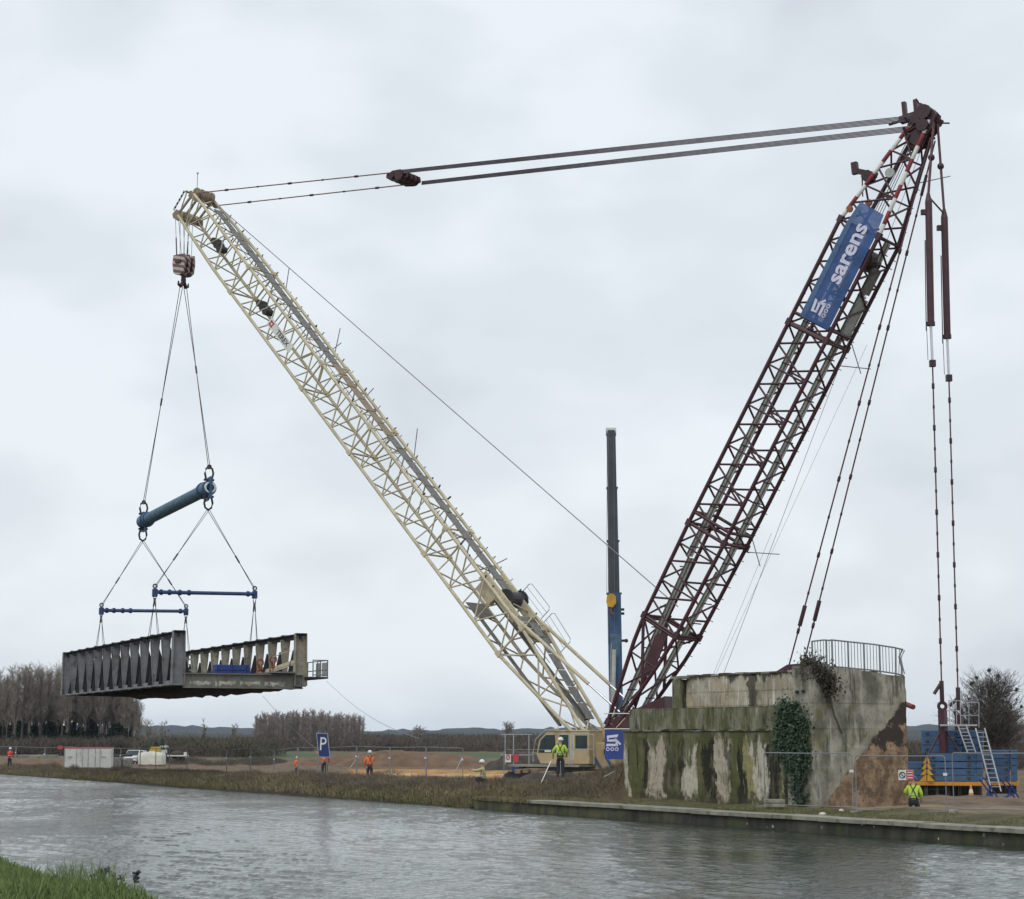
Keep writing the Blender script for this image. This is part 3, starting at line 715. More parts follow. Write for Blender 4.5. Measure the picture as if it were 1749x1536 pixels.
# ------------------------------------------------------------------ bridge abutment
A0 = V((4.7, 80.2, 0)); AE = V((.5086, -.861, 0)).normalized(); AN = V((-AE.y, AE.x, 0))
LA = 12.4; AM = Matrix(((AE.x, AN.x, 0, A0.x), (AE.y, AN.y, 0, A0.y), (0, 0, 1, 0), (0, 0, 0, 1)))
def AB(u, v, z): return A0 + AE * u + AN * v + V((0, 0, z))
def u_of(px):
    k = (px - 874.5) / FPX; return (A0.y * k - A0.x) / (AE.x - AE.y * k)
def streaks(t, noise, mix, mask, c, col, sc, lo, hi, off, amt=.85, zs=.10):
    return mix(mathn(t, 'MULTIPLY', mask(noise(sc, 8, (1, 1, zs), off=off), lo, hi), amt), c, col)
def joints(t, xyz, mix, c, zs, us, col=(.045, .042, .03)):
    for z_ in zs:
        f = mathn(t, 'SUBTRACT', 1, mathn(t, 'MULTIPLY', mathn(t, 'ABSOLUTE', mathn(t, 'SUBTRACT', mathn(t, 'ADD', xyz[2], mathn(t, 'MULTIPLY', joints.nz, .07)), z_ + .035)), 24), True); c = mix(mathn(t, 'MULTIPLY', f, mathn(t, 'MULTIPLY', joints.nz, .8)), c, col)
    for per in us:
        f = mathn(t, 'LESS_THAN', mathn(t, 'FRACT', mathn(t, 'DIVIDE', xyz[0], per)), .018); c = mix(mathn(t, 'MULTIPLY', f, .35), c, col)
    return c
def lower_c(t, xyz, noise, mix, mask, tc):
    ud = mathn(t, 'ADD', xyz[0], mathn(t, 'MULTIPLY', mathn(t, 'SUBTRACT', noise(.75, 6, (1, 1, .55)), .5), 1.9))
    ud = mathn(t, 'ADD', ud, mathn(t, 'MULTIPLY', mathn(t, 'SUBTRACT', noise(5, 6, (1, 1, .35)), .5), .45))
    C, G, K, Y_, P, Bn = (.50, .47, .375), (.105, .108, .042), (.022, .022, .015), (.28, .255, .125), (.43, .38, .295), (.075, .066, .042)
    iv = [(0, C), (.47, G), (1.42, K), (1.75, P), (3.08, Bn), (3.72, G), (4.1, K), (4.45, C), (5.12, G), (5.7, K), (6.48, P), (7.35, G), (7.85, K), (8.38, Y_), (8.85, C), (9.65, K), (10.33, Y_), (10.75, K), (11.9, P)]
    def half(ivs, end):
        st = []
        for k, (u, c) in enumerate(ivs):
            e = ivs[k + 1][0] if k + 1 < len(ivs) else end
            st += [((u + .05) / 12.4, c), ((e - .05) / 12.4, c)]
        return ramp(t, mathn(t, 'DIVIDE', ud, 12.4), st[:32])
    base = mix(mathn(t, 'GREATER_THAN', ud, 6.45), half(iv[:10], 6.48), half(iv[10:], 12.6))
    n = noise(3.2, 9)
    base = mix(mathn(t, 'MULTIPLY', mask(n, .50, .72), .25), base, (.10, .09, .06))
    base = streaks(t, noise, mix, mask, base, (.03, .03, .018), 4.5, .56, .62, (2, 0, 9), .85)
    base = streaks(t, noise, mix, mask, base, (.14, .14, .05), 3.0, .58, .66, (6, 0, 3), .6)
    base = streaks(t, noise, mix, mask, base, (.55, .52, .42), 5.5, .62, .68, (1, 4, 3), .6)
    top = mathn(t, 'MULTIPLY', mathn(t, 'SUBTRACT', xyz[2], 2.4), 1.0, True)
    mo = mathn(t, 'MULTIPLY', mask(mathn(t, 'ADD', noise(1.4, 6, (1, 1, .35), off=(4, 2, 1)), mathn(t, 'MULTIPLY', top, .24)), .57, .64), .85)
    base = mix(mo, base, (.085, .09, .035))
    base = mix(mathn(t, 'MULTIPLY', mask(noise(1.7, 8, (1, 1, .5), off=(9, 4, 2)), .54, .60), .7), base, (.15, .14, .085))
    base = mix(mathn(t, 'MULTIPLY', mask(noise(2.3, 8, (1, 1, .3), off=(3, 9, 2)), .57, .62), .75), base, (.035, .034, .022))
    foot = mathn(t, 'MULTIPLY', mask(mathn(t, 'SUBTRACT', noise(2.2, 6), mathn(t, 'MULTIPLY', xyz[2], .28)), .22, .34), .85)
    base = mix(foot, base, (.06, .058, .032))
    joints.nz = noise(2.5, 6, off=(1, 2, 8)); base = joints(t, xyz, mix, base, (3.30,), (1.24,))
    return mix(mathn(t, 'MULTIPLY', mask(noise(11, 5), .60, .68), .45), base, (.04, .038, .025)), n
wall_mat('abutment_lower', lower_c)
def band_c(t, xyz, noise, mix, mask, tc):
    c = mix(mask(noise(1.1, 8, (1, 1, .5)), .42, .58), (.125, .125, .065), (.27, .26, .20))
    c = mix(mathn(t, 'MULTIPLY', mask(noise(1.6, 8, (1, 1, .30), off=(2, 0, 5)), .49, .60), .85), c, (.095, .10, .038))
    c = streaks(t, noise, mix, mask, c, (.035, .036, .02), 2.6, .53, .60, (7, 0, 0), .85, .16)
    c = streaks(t, noise, mix, mask, c, (.40, .39, .33), 6.0, .60, .66, (1, 0, 6), .7)
    joints.nz = noise(2.5, 6, off=(1, 2, 8)); c = joints(t, xyz, mix, c, (4.26,), (1.24,))
    return mix(mathn(t, 'MULTIPLY', mask(noise(9, 5), .58, .66), .5), c, (.05, .05, .03)), noise(4, 8)
wall_mat('abutment_band', band_c)
def back_c(t, xyz, noise, mix, mask, tc):
    c = mix(mask(noise(1.3, 8, (1, 1, .7)), .40, .60), (.27, .24, .18), (.50, .46, .37))
    c = mix(mathn(t, 'MULTIPLY', mask(noise(.8, 6, off=(8, 8, 1)), .52, .66), .7), c, (.36, .27, .13))
    c = streaks(t, noise, mix, mask, c, (.70, .69, .64), 4.0, .56, .62, (1, 3, 0), .8)
    c = streaks(t, noise, mix, mask, c, (.09, .08, .06), 3.2, .58, .65, (5, 1, 3), .85)
    lip = mathn(t, 'MULTIPLY', mask(mathn(t, 'ADD', noise(3, 7, (1, 1, .4), off=(3, 1, 1)), mathn(t, 'MULTIPLY', mathn(t, 'SUBTRACT', xyz[2], 5.3), .55)), .58, .66), .9)
    c = mix(lip, c, (.055, .05, .04))
    dk = mathn(t, 'SUBTRACT', 1, mathn(t, 'MULTIPLY', mathn(t, 'ABSOLUTE', mathn(t, 'SUBTRACT', mathn(t, 'ADD', xyz[0], mathn(t, 'MULTIPLY', noise(3, 5), .9)), 7.7)), 2.6), True)
    c = mix(mathn(t, 'MULTIPLY', ramp(t, dk, [(.25, (0, 0, 0)), (.45, (1, 1, 1))]), .85), c, (.055, .045, .036))
    joints.nz = noise(2.5, 6, off=(1, 2, 8)); c = joints(t, xyz, mix, c, (4.93, 4.36), (1.9,))
    return mix(mathn(t, 'MULTIPLY', mask(noise(10, 5), .60, .68), .5), c, (.11, .10, .075)), noise(4, 8)
wall_mat('abutment_back', back_c)
def wing_c(t, xyz, noise, mix, mask, tc):
    c = mix(mask(noise(1.3, 9, (1, 1, .6)), .40, .60), (.15, .142, .115), (.39, .37, .305))
    c = mix(mathn(t, 'MULTIPLY', mask(noise(1.1, 7, off=(6, 3, 2)), .55, .66), .65), c, (.15, .15, .055))
    c = streaks(t, noise, mix, mask, c, (.075, .072, .05), 2.6, .55, .63, (2, 3, 1), .8, .22)
    c = streaks(t, noise, mix, mask, c, (.47, .46, .41), 4.5, .60, .66, (7, 3, 2), .6)
    c = mix(mathn(t, 'MULTIPLY', mask(noise(.7, 6, (1, 1, .8), off=(3, 6, 2)), .56, .64), .55), c, (.10, .10, .075))
    joints.nz = noise(2.5, 6, off=(1, 2, 8)); c = joints(t, xyz, mix, c, (4.36, 3.42), ())
    # the old earth slope: brown stained rough face below a rising line
    ln = mathn(t, 'SUBTRACT', mathn(t, 'ADD', mathn(t, 'MULTIPLY', xyz[1], .92), .35), xyz[2])
    lw = mathn(t, 'ADD', ln, mathn(t, 'MULTIPLY', mathn(t, 'SUBTRACT', noise(1.7, 9), .5), .95))
    edge = ramp(t, mathn(t, 'ADD', lw, .40), [(.0, (0, 0, 0)), (.06, (1, 1, 1)), (.34, (1, 1, 1)), (.42, (0, 0, 0))])
    c = mix(mathn(t, 'MULTIPLY', edge, mathn(t, 'MULTIPLY', noise(2.2, 6, off=(5, 5, 5)), 1.0)), c, (.34, .31, .235))
    br = mix(mask(noise(1.6, 9), .40, .60), (.17, .11, .068), (.36, .255, .165))
    br = mix(mathn(t, 'MULTIPLY', mask(noise(1.5, 8, (1, 1, .9), off=(2, 9, 4)), .52, .60), .75), br, (.10, .072, .05))
    br = mix(mathn(t, 'MULTIPLY', mask(noise(7, 7, off=(2, 1, 4)), .56, .64), .8), br, (.06, .045, .032))
    br = mix(mask(mathn(t, 'ADD', mathn(t, 'MULTIPLY', xyz[2], .16), noise(1.5, 7, off=(1, 1, 6))), .98, 1.05), br, (.055, .045, .038))
    return mix(mask(lw, 0, .08), c, br), noise(3, 9)
wall_mat('abutment_wing', wing_c)
def weather(o, cut=.28, amp=.022, chip=.07, earth=False):
    """break the flat faces and straight arrises of a concrete block"""
    me = o.data; bm = bmesh.new(); bm.from_mesh(me)
    for _ in range(7):
        es = [e for e in bm.edges if e.calc_length() > cut * 1.6]
        if not es: break
        bmesh.ops.subdivide_edges(bm, edges=es, cuts=1, use_grid_fill=True)
    bmesh.ops.triangulate(bm, faces=[f for f in bm.faces if len(f.verts) > 4])
    bm.normal_update()
    for v in bm.verts:
        c = v.co; sharp = any(len(e.link_faces) == 2 and e.link_faces[0].normal.dot(e.link_faces[1].normal) < .6 for e in v.link_edges)
        n = float(vnoise(c.x * 1.0 + c.y * .7, c.z + c.y * .4, .5, 3)) + .6 * float(vnoise(c.x + c.y, c.z, .17, 4))
        v.co += v.normal * (n * amp * 2 - (chip * max(0, float(vnoise(c.x + c.y * 1.3, c.z, .3, 6)) + .15) if sharp else 0))
        if earth and c.z < .92 * c.y + .3: v.co += v.normal * (.10 * float(vnoise(c.y * 1.4 + c.x, c.z, .42, 8)) + .05 * float(vnoise(c.y + c.x, c.z, .15, 9)))
    bm.to_mesh(me); bm.free()
ab = thing('bridge_abutment', AB(LA / 2, 1.5, .5), 'mossy stained concrete bridge abutment beside the quay path', 'abutment')
def slab(poly_uz, v0, v1, name, m, parent=ab, sub=True):
    b = MB(); b.prism([AB(u, v0, z) for u, z in poly_uz], AN * (v1 - v0)); o = b.build(name, m, parent, M=AM); weather(o); return o
slab([(0, -.3), (LA, -.3), (LA, 3.36), (0, 3.36)], 0, 4.6, 'lower_wall', 'abutment_lower')
slab([(-.03, 3.36), (10.9, 3.36), (10.9, 3.42), (-.03, 3.42)], -.05, 1.2, 'ledge', 'abutment_band')
slab([(.32, 3.422), (10.95, 3.422), (10.95, 4.30), (.32, 4.30)], .10, 4.4, 'bearing_shelf', 'abutment_band')
# uneven broken back wall top
top = [(2.85, 4.30)] + [(2.85 + i * .45, 5.60 + .05 * math.sin(i * 2.3) + random.uniform(-.05, .04)) for i in range(20)] + [(11.6, 5.62), (11.6, 4.30)]
slab(top[:1] + top[1:] , 1.25, 4.0, 'back_wall', 'abutment_back')
slab([(2.2, 4.302), (2.78, 4.302), (2.78, 5.52), (2.2, 5.52)], 1.0, 1.7, 'end_post', 'abutment_band')
slab([(2.12, 5.522), (3.1, 5.522), (3.1, 5.64), (2.12, 5.64)], .95, 1.75, 'cap_stone', 'coping')
for i in range(16):   # kerb stones along the broken edge of the carriageway slab
    u = 3.2 + i * .55
    block('kerb_stone', AB(u, 1.36, 5.63 + random.uniform(-.02, .02)), (.53, .3, .07 + random.uniform(0, .03)), (AE, AN, UP), 'dead_leaf' if i % 3 else 'coping', ab, .06)
b = MB()
wp = [(10.95, -.3), (LA + .06, -.3), (LA + .06, 5.74), (11.4, 5.74), (11.4, 4.31), (10.95, 4.31)]
b.prism([AB(u, -.06, z) for u, z in wp], AN * .7); weather(b.build('corner_pier', 'abutment_wing', ab, M=AM))
b = MB(); b.prism([AB(LA + .03, v, z) for v, z in [(.64, -.5), (4.55, -.5), (4.6, 5.42), (2.2, 5.62), (.64, 5.72)]], -AE * 1.0); weather(b.build('wing_wall', 'abutment_wing', ab, M=AM), .2, .022, .07, True)
# rust, spalls: small dark sockets in the pier
bar('drain_pipe', AB(LA - .7, -.15, 4.78), AB(LA - .7, .2, 4.78), .06, 'dark_steel', ab)
bar('drain_pipe', AB(LA - .35, -.15, 4.80), AB(LA - .35, .2, 4.80), .05, 'dark_steel', ab)
# railing on top of the wing
ra = thing('wing_railing', AB(LA, 2.5, 5.6), 'grey steel railing with bent end on top of the abutment wing', 'railing')
P0, P1, P2 = AB(LA - 1.2, 1.1, 5.62), AB(LA - .05, 1.1, 5.62), AB(LA - .05, 4.5, 5.40)
def rail_seg(a, c, n, bent=False):
    for f, h in ((0, 1.08), (0, .10)):
        q = c + V((0, 0, h)); pts = [a + V((0, 0, h)), a.lerp(c, .6) + V((0, 0, h + .02)), a.lerp(c, .9) + V((0, 0, h - .01)), q + (V((.06, -.05, -.06)) if bent else V((0, 0, 0)))]
        MB().path(pts, .032, 6).build('rail', 'rail_grey', ra)
    for i in range(1, n):
        f = i / n; p = a.lerp(c, f); k = max(0, f - .86) * 2.2 if bent else 0
        if i % 5 == 0:
            bar('post', p + V((0, 0, -.1)), p + V((k * .25, 0, 1.07)), .036, 'rail_grey', ra)
        else:
            bar('baluster', p + V((0, 0, .10)), p + V((k * .3, 0, 1.06)), .014, 'rail_grey', ra, 5)
rail_seg(P0, P1, 7); rail_seg(P1, P2, 22, True)
for p in (P0, P1): bar('post', p - UP * .1, p + UP * 1.08, .036, 'rail_grey', ra)
MB().path([P2 - UP * .2, P2 + UP * .35, P2 + V((-.08, 0, .75)), P2 + V((.05, -.04, 1.05))], .04, 6).build('post', 'rail_grey', ra)
MB().path([P2 + V((.1, 0, .1)), P2 + V((.03, 0, .4)), P2 + V((-.02, 0, .7)), P2 + V((.12, -.04, 1.0))], .025, 6).build('baluster', 'rail_grey', ra)
# ivy
def ivy(name, lab, spots, size, m, dens, seed):
    rnd = random.Random(seed); vs, fs = [], []
    for (c, rx, ry, rz_) in spots:
        for _ in range(int(dens * rx * rz_)):
            e = V((rnd.gauss(0, .5), 0, rnd.gauss(0, .5)))
            p = c + AE * (e.x * rx) + UP * (e.z * rz_) - AN * (abs(rnd.gauss(0, .5)) * ry)
            s_ = size * rnd.choice((.5, .7, 1, 1, 1.5)); n_ = (-AN + V((rnd.gauss(0, .5), rnd.gauss(0, .5), rnd.gauss(.3, .5)))).normalized()
            x_, y_, _ = frame(n_); a = rnd.uniform(0, 6.28); X_ = x_ * math.cos(a) + y_ * math.sin(a); Y_ = n_.cross(X_)
            k = len(vs); vs += [p - X_ * s_, p + Y_ * s_ * .7, p + X_ * s_ + n_ * s_ * .3, p - Y_ * s_ * .7]; fs.append((k, k + 1, k + 2, k + 3))
    r = thing(name, spots[0][0], lab, 'ivy')
    put(bpy.data.objects.new('foliage', fast_mesh('foliage', [tuple(q) for q in vs], fs, m)), None, r)
    return r
i1 = ivy('ivy', 'dark green ivy climbing the front of the abutment', [(AB(11.45 + .5 * math.sin(k * 2.1), -.1, 2.3 + (k % 6) * .32), .62, .22, .60) for k in range(14)] + [(AB(11.75 + .2 * math.sin(k * 1.7), -.1, .7 + k * .22), .30 + .02 * k, .22, .35) for k in range(9)] + [(AB(11.0 + .25 * k, -.1, 4.15), .3, .2, .3) for k in range(4)] + [(AB(10.6, -.1, 2.6 + .3 * k), .25, .15, .3) for k in range(4)], .055, 'ivy_leaf', 900, 3)
MB().path([AB(11.6, -.1, .5), AB(11.4, -.1, 1.8), AB(11.7, -.1, 3.4)], .035, 5).build('stem', 'bark', i1)
i2 = ivy('dead_ivy', 'withered brown ivy hanging over the top corner of the abutment', [(AB(LA - .2 + .1 * k, .1 + .16 * k, 5.75 - .14 * k), .5, .3, .5) for k in range(6)] + [(AB(LA + .1, .5 + .12 * k, 5.15 - .22 * k), .26, .14, .28) for k in range(3)], .05, 'dead_leaf', 1500, 4)
MB().path([AB(LA + .12, .3, 5.75), AB(LA + .12, .75, 4.7), AB(LA + .1, 1.0, 3.9), AB(LA + .1, 1.35, 3.25)], .04, 5).build('stem', 'bark', i2)
for k in range(14):
    a = AB(LA - .3 + random.uniform(-.3, .5), random.uniform(0, .8), 5.7); MB().path([a, a + V((random.uniform(-.25, .25), 0, .18)), a + V((random.uniform(-.4, .5), 0, random.uniform(.15, .45)))], .012, 4).build('stem', 'dead_leaf', i2)
# red pipe sticking out behind the wing
pp = at(1538, 1199, 74.5); qq = at(1560, 1208, 73.5)
tag(MB().tube(pp - (qq - pp) * 1.5, qq, .10, 10).build('red_pipe', 'pipe_red'), 'rusty red pipe sticking out behind the abutment wing', 'pipe')
# rubble stones on the quay path
def lump(name, c, r, m, lab, cat, seed, zs=.6, group=None):
    rnd = random.Random(seed); b = MB().ball((0, 0, 0), r, 9, 6, zs)
    b.v = [tuple(V(p) * rnd.uniform(.75, 1.2)) for p in b.v]; M = Matrix.Translation(c)
    o = b.build(name, m, None, M, world=False); return tag(o, lab, cat, group)
for i, (px, py, r, lab) in enumerate(((1405, 1383, .12, 'white rubble lump on the path below the ivy fence panel'), (1437, 1380, .09, 'small pale stone between the fence panels on the path'), (1478, 1392, .16, 'largest white rubble lump by the coping edge'), (1519, 1391, .08, 'small white stone near the crouching worker'))):
    D = (EYE - .6) * FPX / (py - 1262); p = at(px, py, D); lump('rubble_stone', V((p.x, p.y, gz(p.x, p.y) + r * .4)), r, 'rubble', lab, 'stone', i)
# ------------------------------------------------------------------ crawler crane
C0 = V((5.7, 114.5, 0)); CF = V((-.826, .563, 0)).normalized(); CR = V((-CF.y * -1, 0, 0)); CR = V((CF.y, -CF.x, 0))
def solve_tip(foot, h, px, py):
    best = None
    for D in np.arange(90, 160, .05):
        p = at(px, py, D); e = abs((p.x - foot.x) * h.y - (p.y - foot.y) * h.x)
        if best is None or e < best[0]: best = (e, p)
    return best[1]
BF = C0 + CF * .9; BF.z = at(1010, 1259, BF.y).z
BT = solve_tip(BF, CF, 335, 356)
MF = C0 - CF * 1.1; MF.z = at(1064, 1240, MF.y).z
MT = solve_tip(MF, CF, 1582, 205)
crane = thing('crawler_crane', (C0.x, C0.y, 0), 'giant lattice boom crawler crane with cream boom and maroon derrick mast', 'crane')

class Lat:
    def __init__(s, P, Q, prof):
        s.P, s.Q = P, Q; s.L = (Q - P).length; s.a = (Q - P) / s.L
        s.R = CR; s.U = s.a.cross(s.R); s.U = s.U if s.U.z > 0 else -s.U; s.prof = prof
    def wh(s, t):
        ts = [p[0] for p in s.prof]; return float(np.interp(t, ts, [p[1] for p in s.prof])), float(np.interp(t, ts, [p[2] for p in s.prof]))
    def c(s, t, r=0, u=0):
        """point at fraction t; r, u in -1..1 across the section"""
        w_, h_ = s.wh(t); return s.P + s.a * (s.L * t) + s.R * (r * w_ / 2) + s.U * (u * h_ / 2)
    def section(s, name, t0, t1, n, rc, rb, m, root, stripe=None, lug='rust_orange', xbrace=False, kinks=()):
        b = MB()
        for t in (t0 + .002,):
            cs_ = [s.c(t, r, u) for r, u in ((-1, -1), (1, -1), (1, 1), (-1, 1))]
            for i in range(4): b.tube(cs_[i], cs_[(i + 1) % 4], rb * 1.25, 6)
            for q in cs_: b.box(q, (rc * 2.3, rc * 2.3, rc * 3.2), (s.R, s.U, s.a))
        sec = b.build(name, m, root)
        cuts = sorted([t0, t1] + [k for k in kinks if t0 < k < t1])
        for r, u in ((-1, -1), (1, -1), (1, 1), (-1, 1)):
            for a_, b2 in zip(cuts[:-1], cuts[1:]):
                if stripe and r < 0 and a_ >= stripe[0] - 1e-6:
                    k = 9
                    for i in range(k):
                        f0, f1 = a_ + (b2 - a_) * i / k, a_ + (b2 - a_) * (i + 1) / k
                        bar('chord', s.c(f0, r, u), s.c(f1, r, u), rc, ('white_paint', 'red_paint')[i % 2], sec, 8)
                else: bar('chord', s.c(a_, r, u), s.c(b2, r, u), rc, m, sec, 8)
        for face in range(4):
            for i in range(n):
                f0 = t0 + (t1 - t0) * i / n; f1 = t0 + (t1 - t0) * (i + 1) / n
                e0, e1 = {0: ((-1, -1), (-1, 1)), 1: ((1, -1), (1, 1)), 2: ((-1, 1), (1, 1)), 3: ((-1, -1), (1, -1))}[face]
                if (i + face) % 2: e0, e1 = e1, e0
                bar('brace', s.c(f0, *e0), s.c(f1, *e1), rb, m, sec, 6)
                if face < 2 and (xbrace or i % 2 == 0) and i: bar('brace', s.c(f0, *e0), s.c(f0, *e1), rb * .9, m, sec, 6)
        return sec

boom = Lat(BF, BT, [(0, 2.5, .55), (.15, 2.72, 2.35), (.88, 2.72, 2.35), (.97, 2.2, 2.2), (1, 2.1, 2.05)])
secs = [(0, .15, 4), (.15, .32, 6), (.32, .505, 7), (.505, .63, 5), (.63, .83, 8), (.83, 1.0, 7)]
for t0, t1, n in secs: boom.section('boom_section', t0, t1, n, .118, .054, 'cream', crane, kinks=(.88, .97))
# catwalk panels on the boom's back
for i in range(40):
    t0 = .02 + .95 * i / 40; t1 = t0 + .95 / 40 * .94; tm = (t0 + t1) / 2
    wk = 1.25 if t0 < .9 else 1.0
    if 6 <= i <= 7: continue
    p_, q_ = boom.c(t0, .12, 1), boom.c(t1, .12, 1); d_ = (q_ - p_).normalized(); un = d_.cross(boom.R); un = un if un.z > 0 else -un
    block('catwalk_panel', (p_ + q_) / 2 + un * .10, (wk * .68, (q_ - p_).length, .05), (boom.R, d_, un), 'grating_brown' if .505 < tm < .63 else 'grating', crane)
for sd_ in (-1, 1):
    for i in range(44):
        t = .16 + .82 * (i + random.uniform(-.2, .2)) / 44; p = boom.c(t, sd_, 1) + boom.U * .17
        bar('rope_clamp', p - boom.U * .1, p + boom.U * random.uniform(.03, .2) + boom.R * random.uniform(-.1, .1), random.uniform(.03, .07), random.choice(['cream', 'grating_brown', 'cream', 'dark_steel']), crane, 6)
        if i % 4 == 0: bar('catwalk_bracket', boom.c(t, sd_, 1), boom.c(t, .2 * sd_, 1) + boom.U * .06, .04, 'cream', crane, 6)
# ropes inside the boom's back
for k in (-.55, .7): bar('boom_rope', boom.c(.1, k, 1.12), boom.c(.97, k, 1.12), .025, 'wire_grey', crane, 5)
# rope guide poles
for t, sd_, du, da in ((.80, 1, 1.6, .9), (.665, 1, 2.0, .75), (.673, 1, .7, -1.3), (.58, 1, .5, -1.2), (.46, 1, 2.0, .95), (.265, 1, .7, -1.45)):
    p = boom.c(t, sd_, 1); bar('guide_pole', p, p + boom.U * du * .75 + boom.a * du * .75 * da * (.9 if da > 0 else 1) + UP * (.55 if da < 0 else 0), .035, 'wire_grey', crane, 5)
# rope trolleys, winch and platform on the boom
for t, u in ((.925, -.35), (.79, -.4)):
    b = MB(); c = boom.c(t, .1, u); b.bar(c - boom.a * .7, c + boom.a * .7, .5, .32, boom.U)
    for k in (-.45, 0, .45): b.tube(c + boom.a * k - boom.R * .35, c + boom.a * k + boom.R * .35, .26, 10)
    b.build('rope_trolley', 'dark_steel', crane)
b = MB(); c = boom.c(.205, .35, .9); b.tube(c - boom.R * .8, c + boom.R * .8, .48, 14); b.tube(c - boom.R * .85, c - boom.R * .78, .62, 14); b.tube(c + boom.R * .78, c + boom.R * .85, .62, 14); b.build('winch_drum', 'dark_steel', crane)
for k in (-1, 1): MB().bar(boom.c(.17, k * .7, .9), boom.c(.245, k * .7, .9), .12, .7, boom.U).build('winch_frame', 'cream', crane)
block('valve_box', boom.c(.225, -.55, .45), (.5, 1.5, .9), (boom.R, boom.a, boom.U), 'cream', crane, .05)
block('service_plate', boom.c(.225, .1, -.92), (2.0, 1.3, .06), (boom.R, boom.a, boom.U), 'grating', crane)
block('service_plate', boom.c(.155, .2, .85), (2.1, 2.2, .08), (boom.R, boom.a, boom.U), 'grating', crane)
block('cable_tray', boom.c(.12, .15, .2), (.5, 10, .12), (boom.R, boom.a, boom.U), 'grating', crane)
block('cable_tray', boom.c(.12, -.7, -.9), (.3, 9, .10), (boom.R, boom.a, boom.U), 'grating', crane)
for t0 in (.118, .168):
    q = [boom.c(t0, 1.05, 1), boom.c(t0, 1.05, 1) + boom.U * 1.15, boom.c(t0 + .044, 1.05, 1) + boom.U * 1.15, boom.c(t0 + .044, 1.05, 1)]
    b = MB(); e = .15
    b.path([q[0], q[1] - boom.U * e, q[1] + boom.a * e, q[2] - boom.a * e, q[2] - boom.U * e, q[3]], .028, 6)
    for h in (.4, .75): b.tube(q[0] + boom.U * h, q[3] + boom.U * h, .018, 5)
    b.build('handrail', 'galv', crane)
# boards with the maker's name
ps = boom.c(.715, -1.07, -.02)
bd = block('name_board', ps, (3.1, .62, .04), (boom.a, boom.U, boom.R), 'white_paint', crane, .0)
LM = basis(ps - boom.R * .03 - boom.a * .35, -boom.a, boom.U)
letters('TEREX', .52, LM, 'dark_steel', 'lettering', crane, .004, .008)
b = MB(); e_ = ps - boom.R * .028 + boom.a * 1.2
for k in (-.14, .14): b.box(e_ + boom.U * k, (.42, .1, .012), (boom.a, boom.U, boom.R)); b.box(e_ + boom.a * k, (.1, .42, .012), (boom.a, boom.U, boom.R))
b.build('emblem', 'sign_red', crane)
# boom head
b = MB()
for k in (-1, -.35, .35, 1):
    A_ = boom.c(1, k, 1); B_ = boom.c(1, k, -1)
    b.prism([p - boom.R * .04 for p in (A_ - boom.a * .9, A_ + boom.a * .45, A_ + boom.a * .35 - boom.U * .45, A_ - boom.a * .5 - boom.U * .3)], boom.R * .08)
    b.prism([p - boom.R * .04 for p in (B_ - boom.a * .7, B_ - boom.a * .3 + boom.U * .35, B_ + boom.a * .5 + boom.U * .2, B_ + boom.a * .55 - boom.U * .3, B_ + boom.a * .2 - boom.U * .45)], boom.R * .08)
    b.bar(A_ + boom.a * .1, B_ + boom.a * .1, .12, .14, boom.a)
b.build('boom_head', 'grating_brown', crane)
hs = boom.c(1, 0, -1) + boom.a * .25 - boom.U * .1
for k in (-.75, -.25, .25, .75):
    MB().tube(hs + boom.R * (k - .07), hs + boom.R * (k + .07), .40, 16).build('head_sheave', 'cream', crane)
hs2 = boom.c(1, 0, 1) + boom.a * .15 + boom.U * .1
for k in (-.75, -.25, .25, .75): MB().tube(hs2 + boom.R * (k - .06), hs2 + boom.R * (k + .06), .40, 14).build('head_sheave', 'grating_brown', crane)
# striped guard horn in front of the head
g1, g2 = hs2 + boom.a * .1, hs2 + CF * 1.25 + UP * .35
for k in (-.75, .75):
    n_ = 6
    for i in range(n_): bar('guard_tube', g1.lerp(g2, i / n_) + boom.R * k, g1.lerp(g2, (i + 1) / n_) + boom.R * k, .07, ('red_paint', 'white_paint')[i % 2], crane, 6)
    lo = hs + CF * .55 + UP * .5 + boom.R * k
    for i in range(10): bar('guard_tube', (g2 + boom.R * k).lerp(lo, i / 10), (g2 + boom.R * k).lerp(lo, (i + 1) / 10), .07, ('dark_steel', 'white_paint')[i % 2], crane, 6)
    bar('guard_tube', g2 + boom.R * k - CF * .3, hs + boom.R * k, .05, 'cream', crane, 6)
bar('guard_tube', g2 - boom.R * .8, g2 + boom.R * .8, .07, 'dark_maroon', crane, 6)
an = hs2 + UP * .2 - boom.R * .3 + CF * .4
bar('antenna', an, an + UP * 1.4, .025, 'wire_grey', crane, 5); MB().ball(an + UP * 1.5, .1, 7, 5).build('wind_meter', 'white_paint', crane)

# ---- mast
mast = Lat(MF, MT, [(0, 2.5, .6), (.13, 2.75, 2.2), (.2, 2.8, 2.7), (.82, 2.8, 2.7), (1, .9, .8)])
mast.U = -mast.U if mast.U.z < 0 else mast.U
for t0, t1, n in ((0, .17, 3), (.17, .325, 5), (.325, .655, 10), (.655, .82, 5), (.82, 1.0, 6)):
    mast.section('mast_section', t0, t1, n, .125, .064, 'maroon', crane, stripe=(.81, 1, 1) if t0 > .79 else None, xbrace=False, kinks=(.13,))
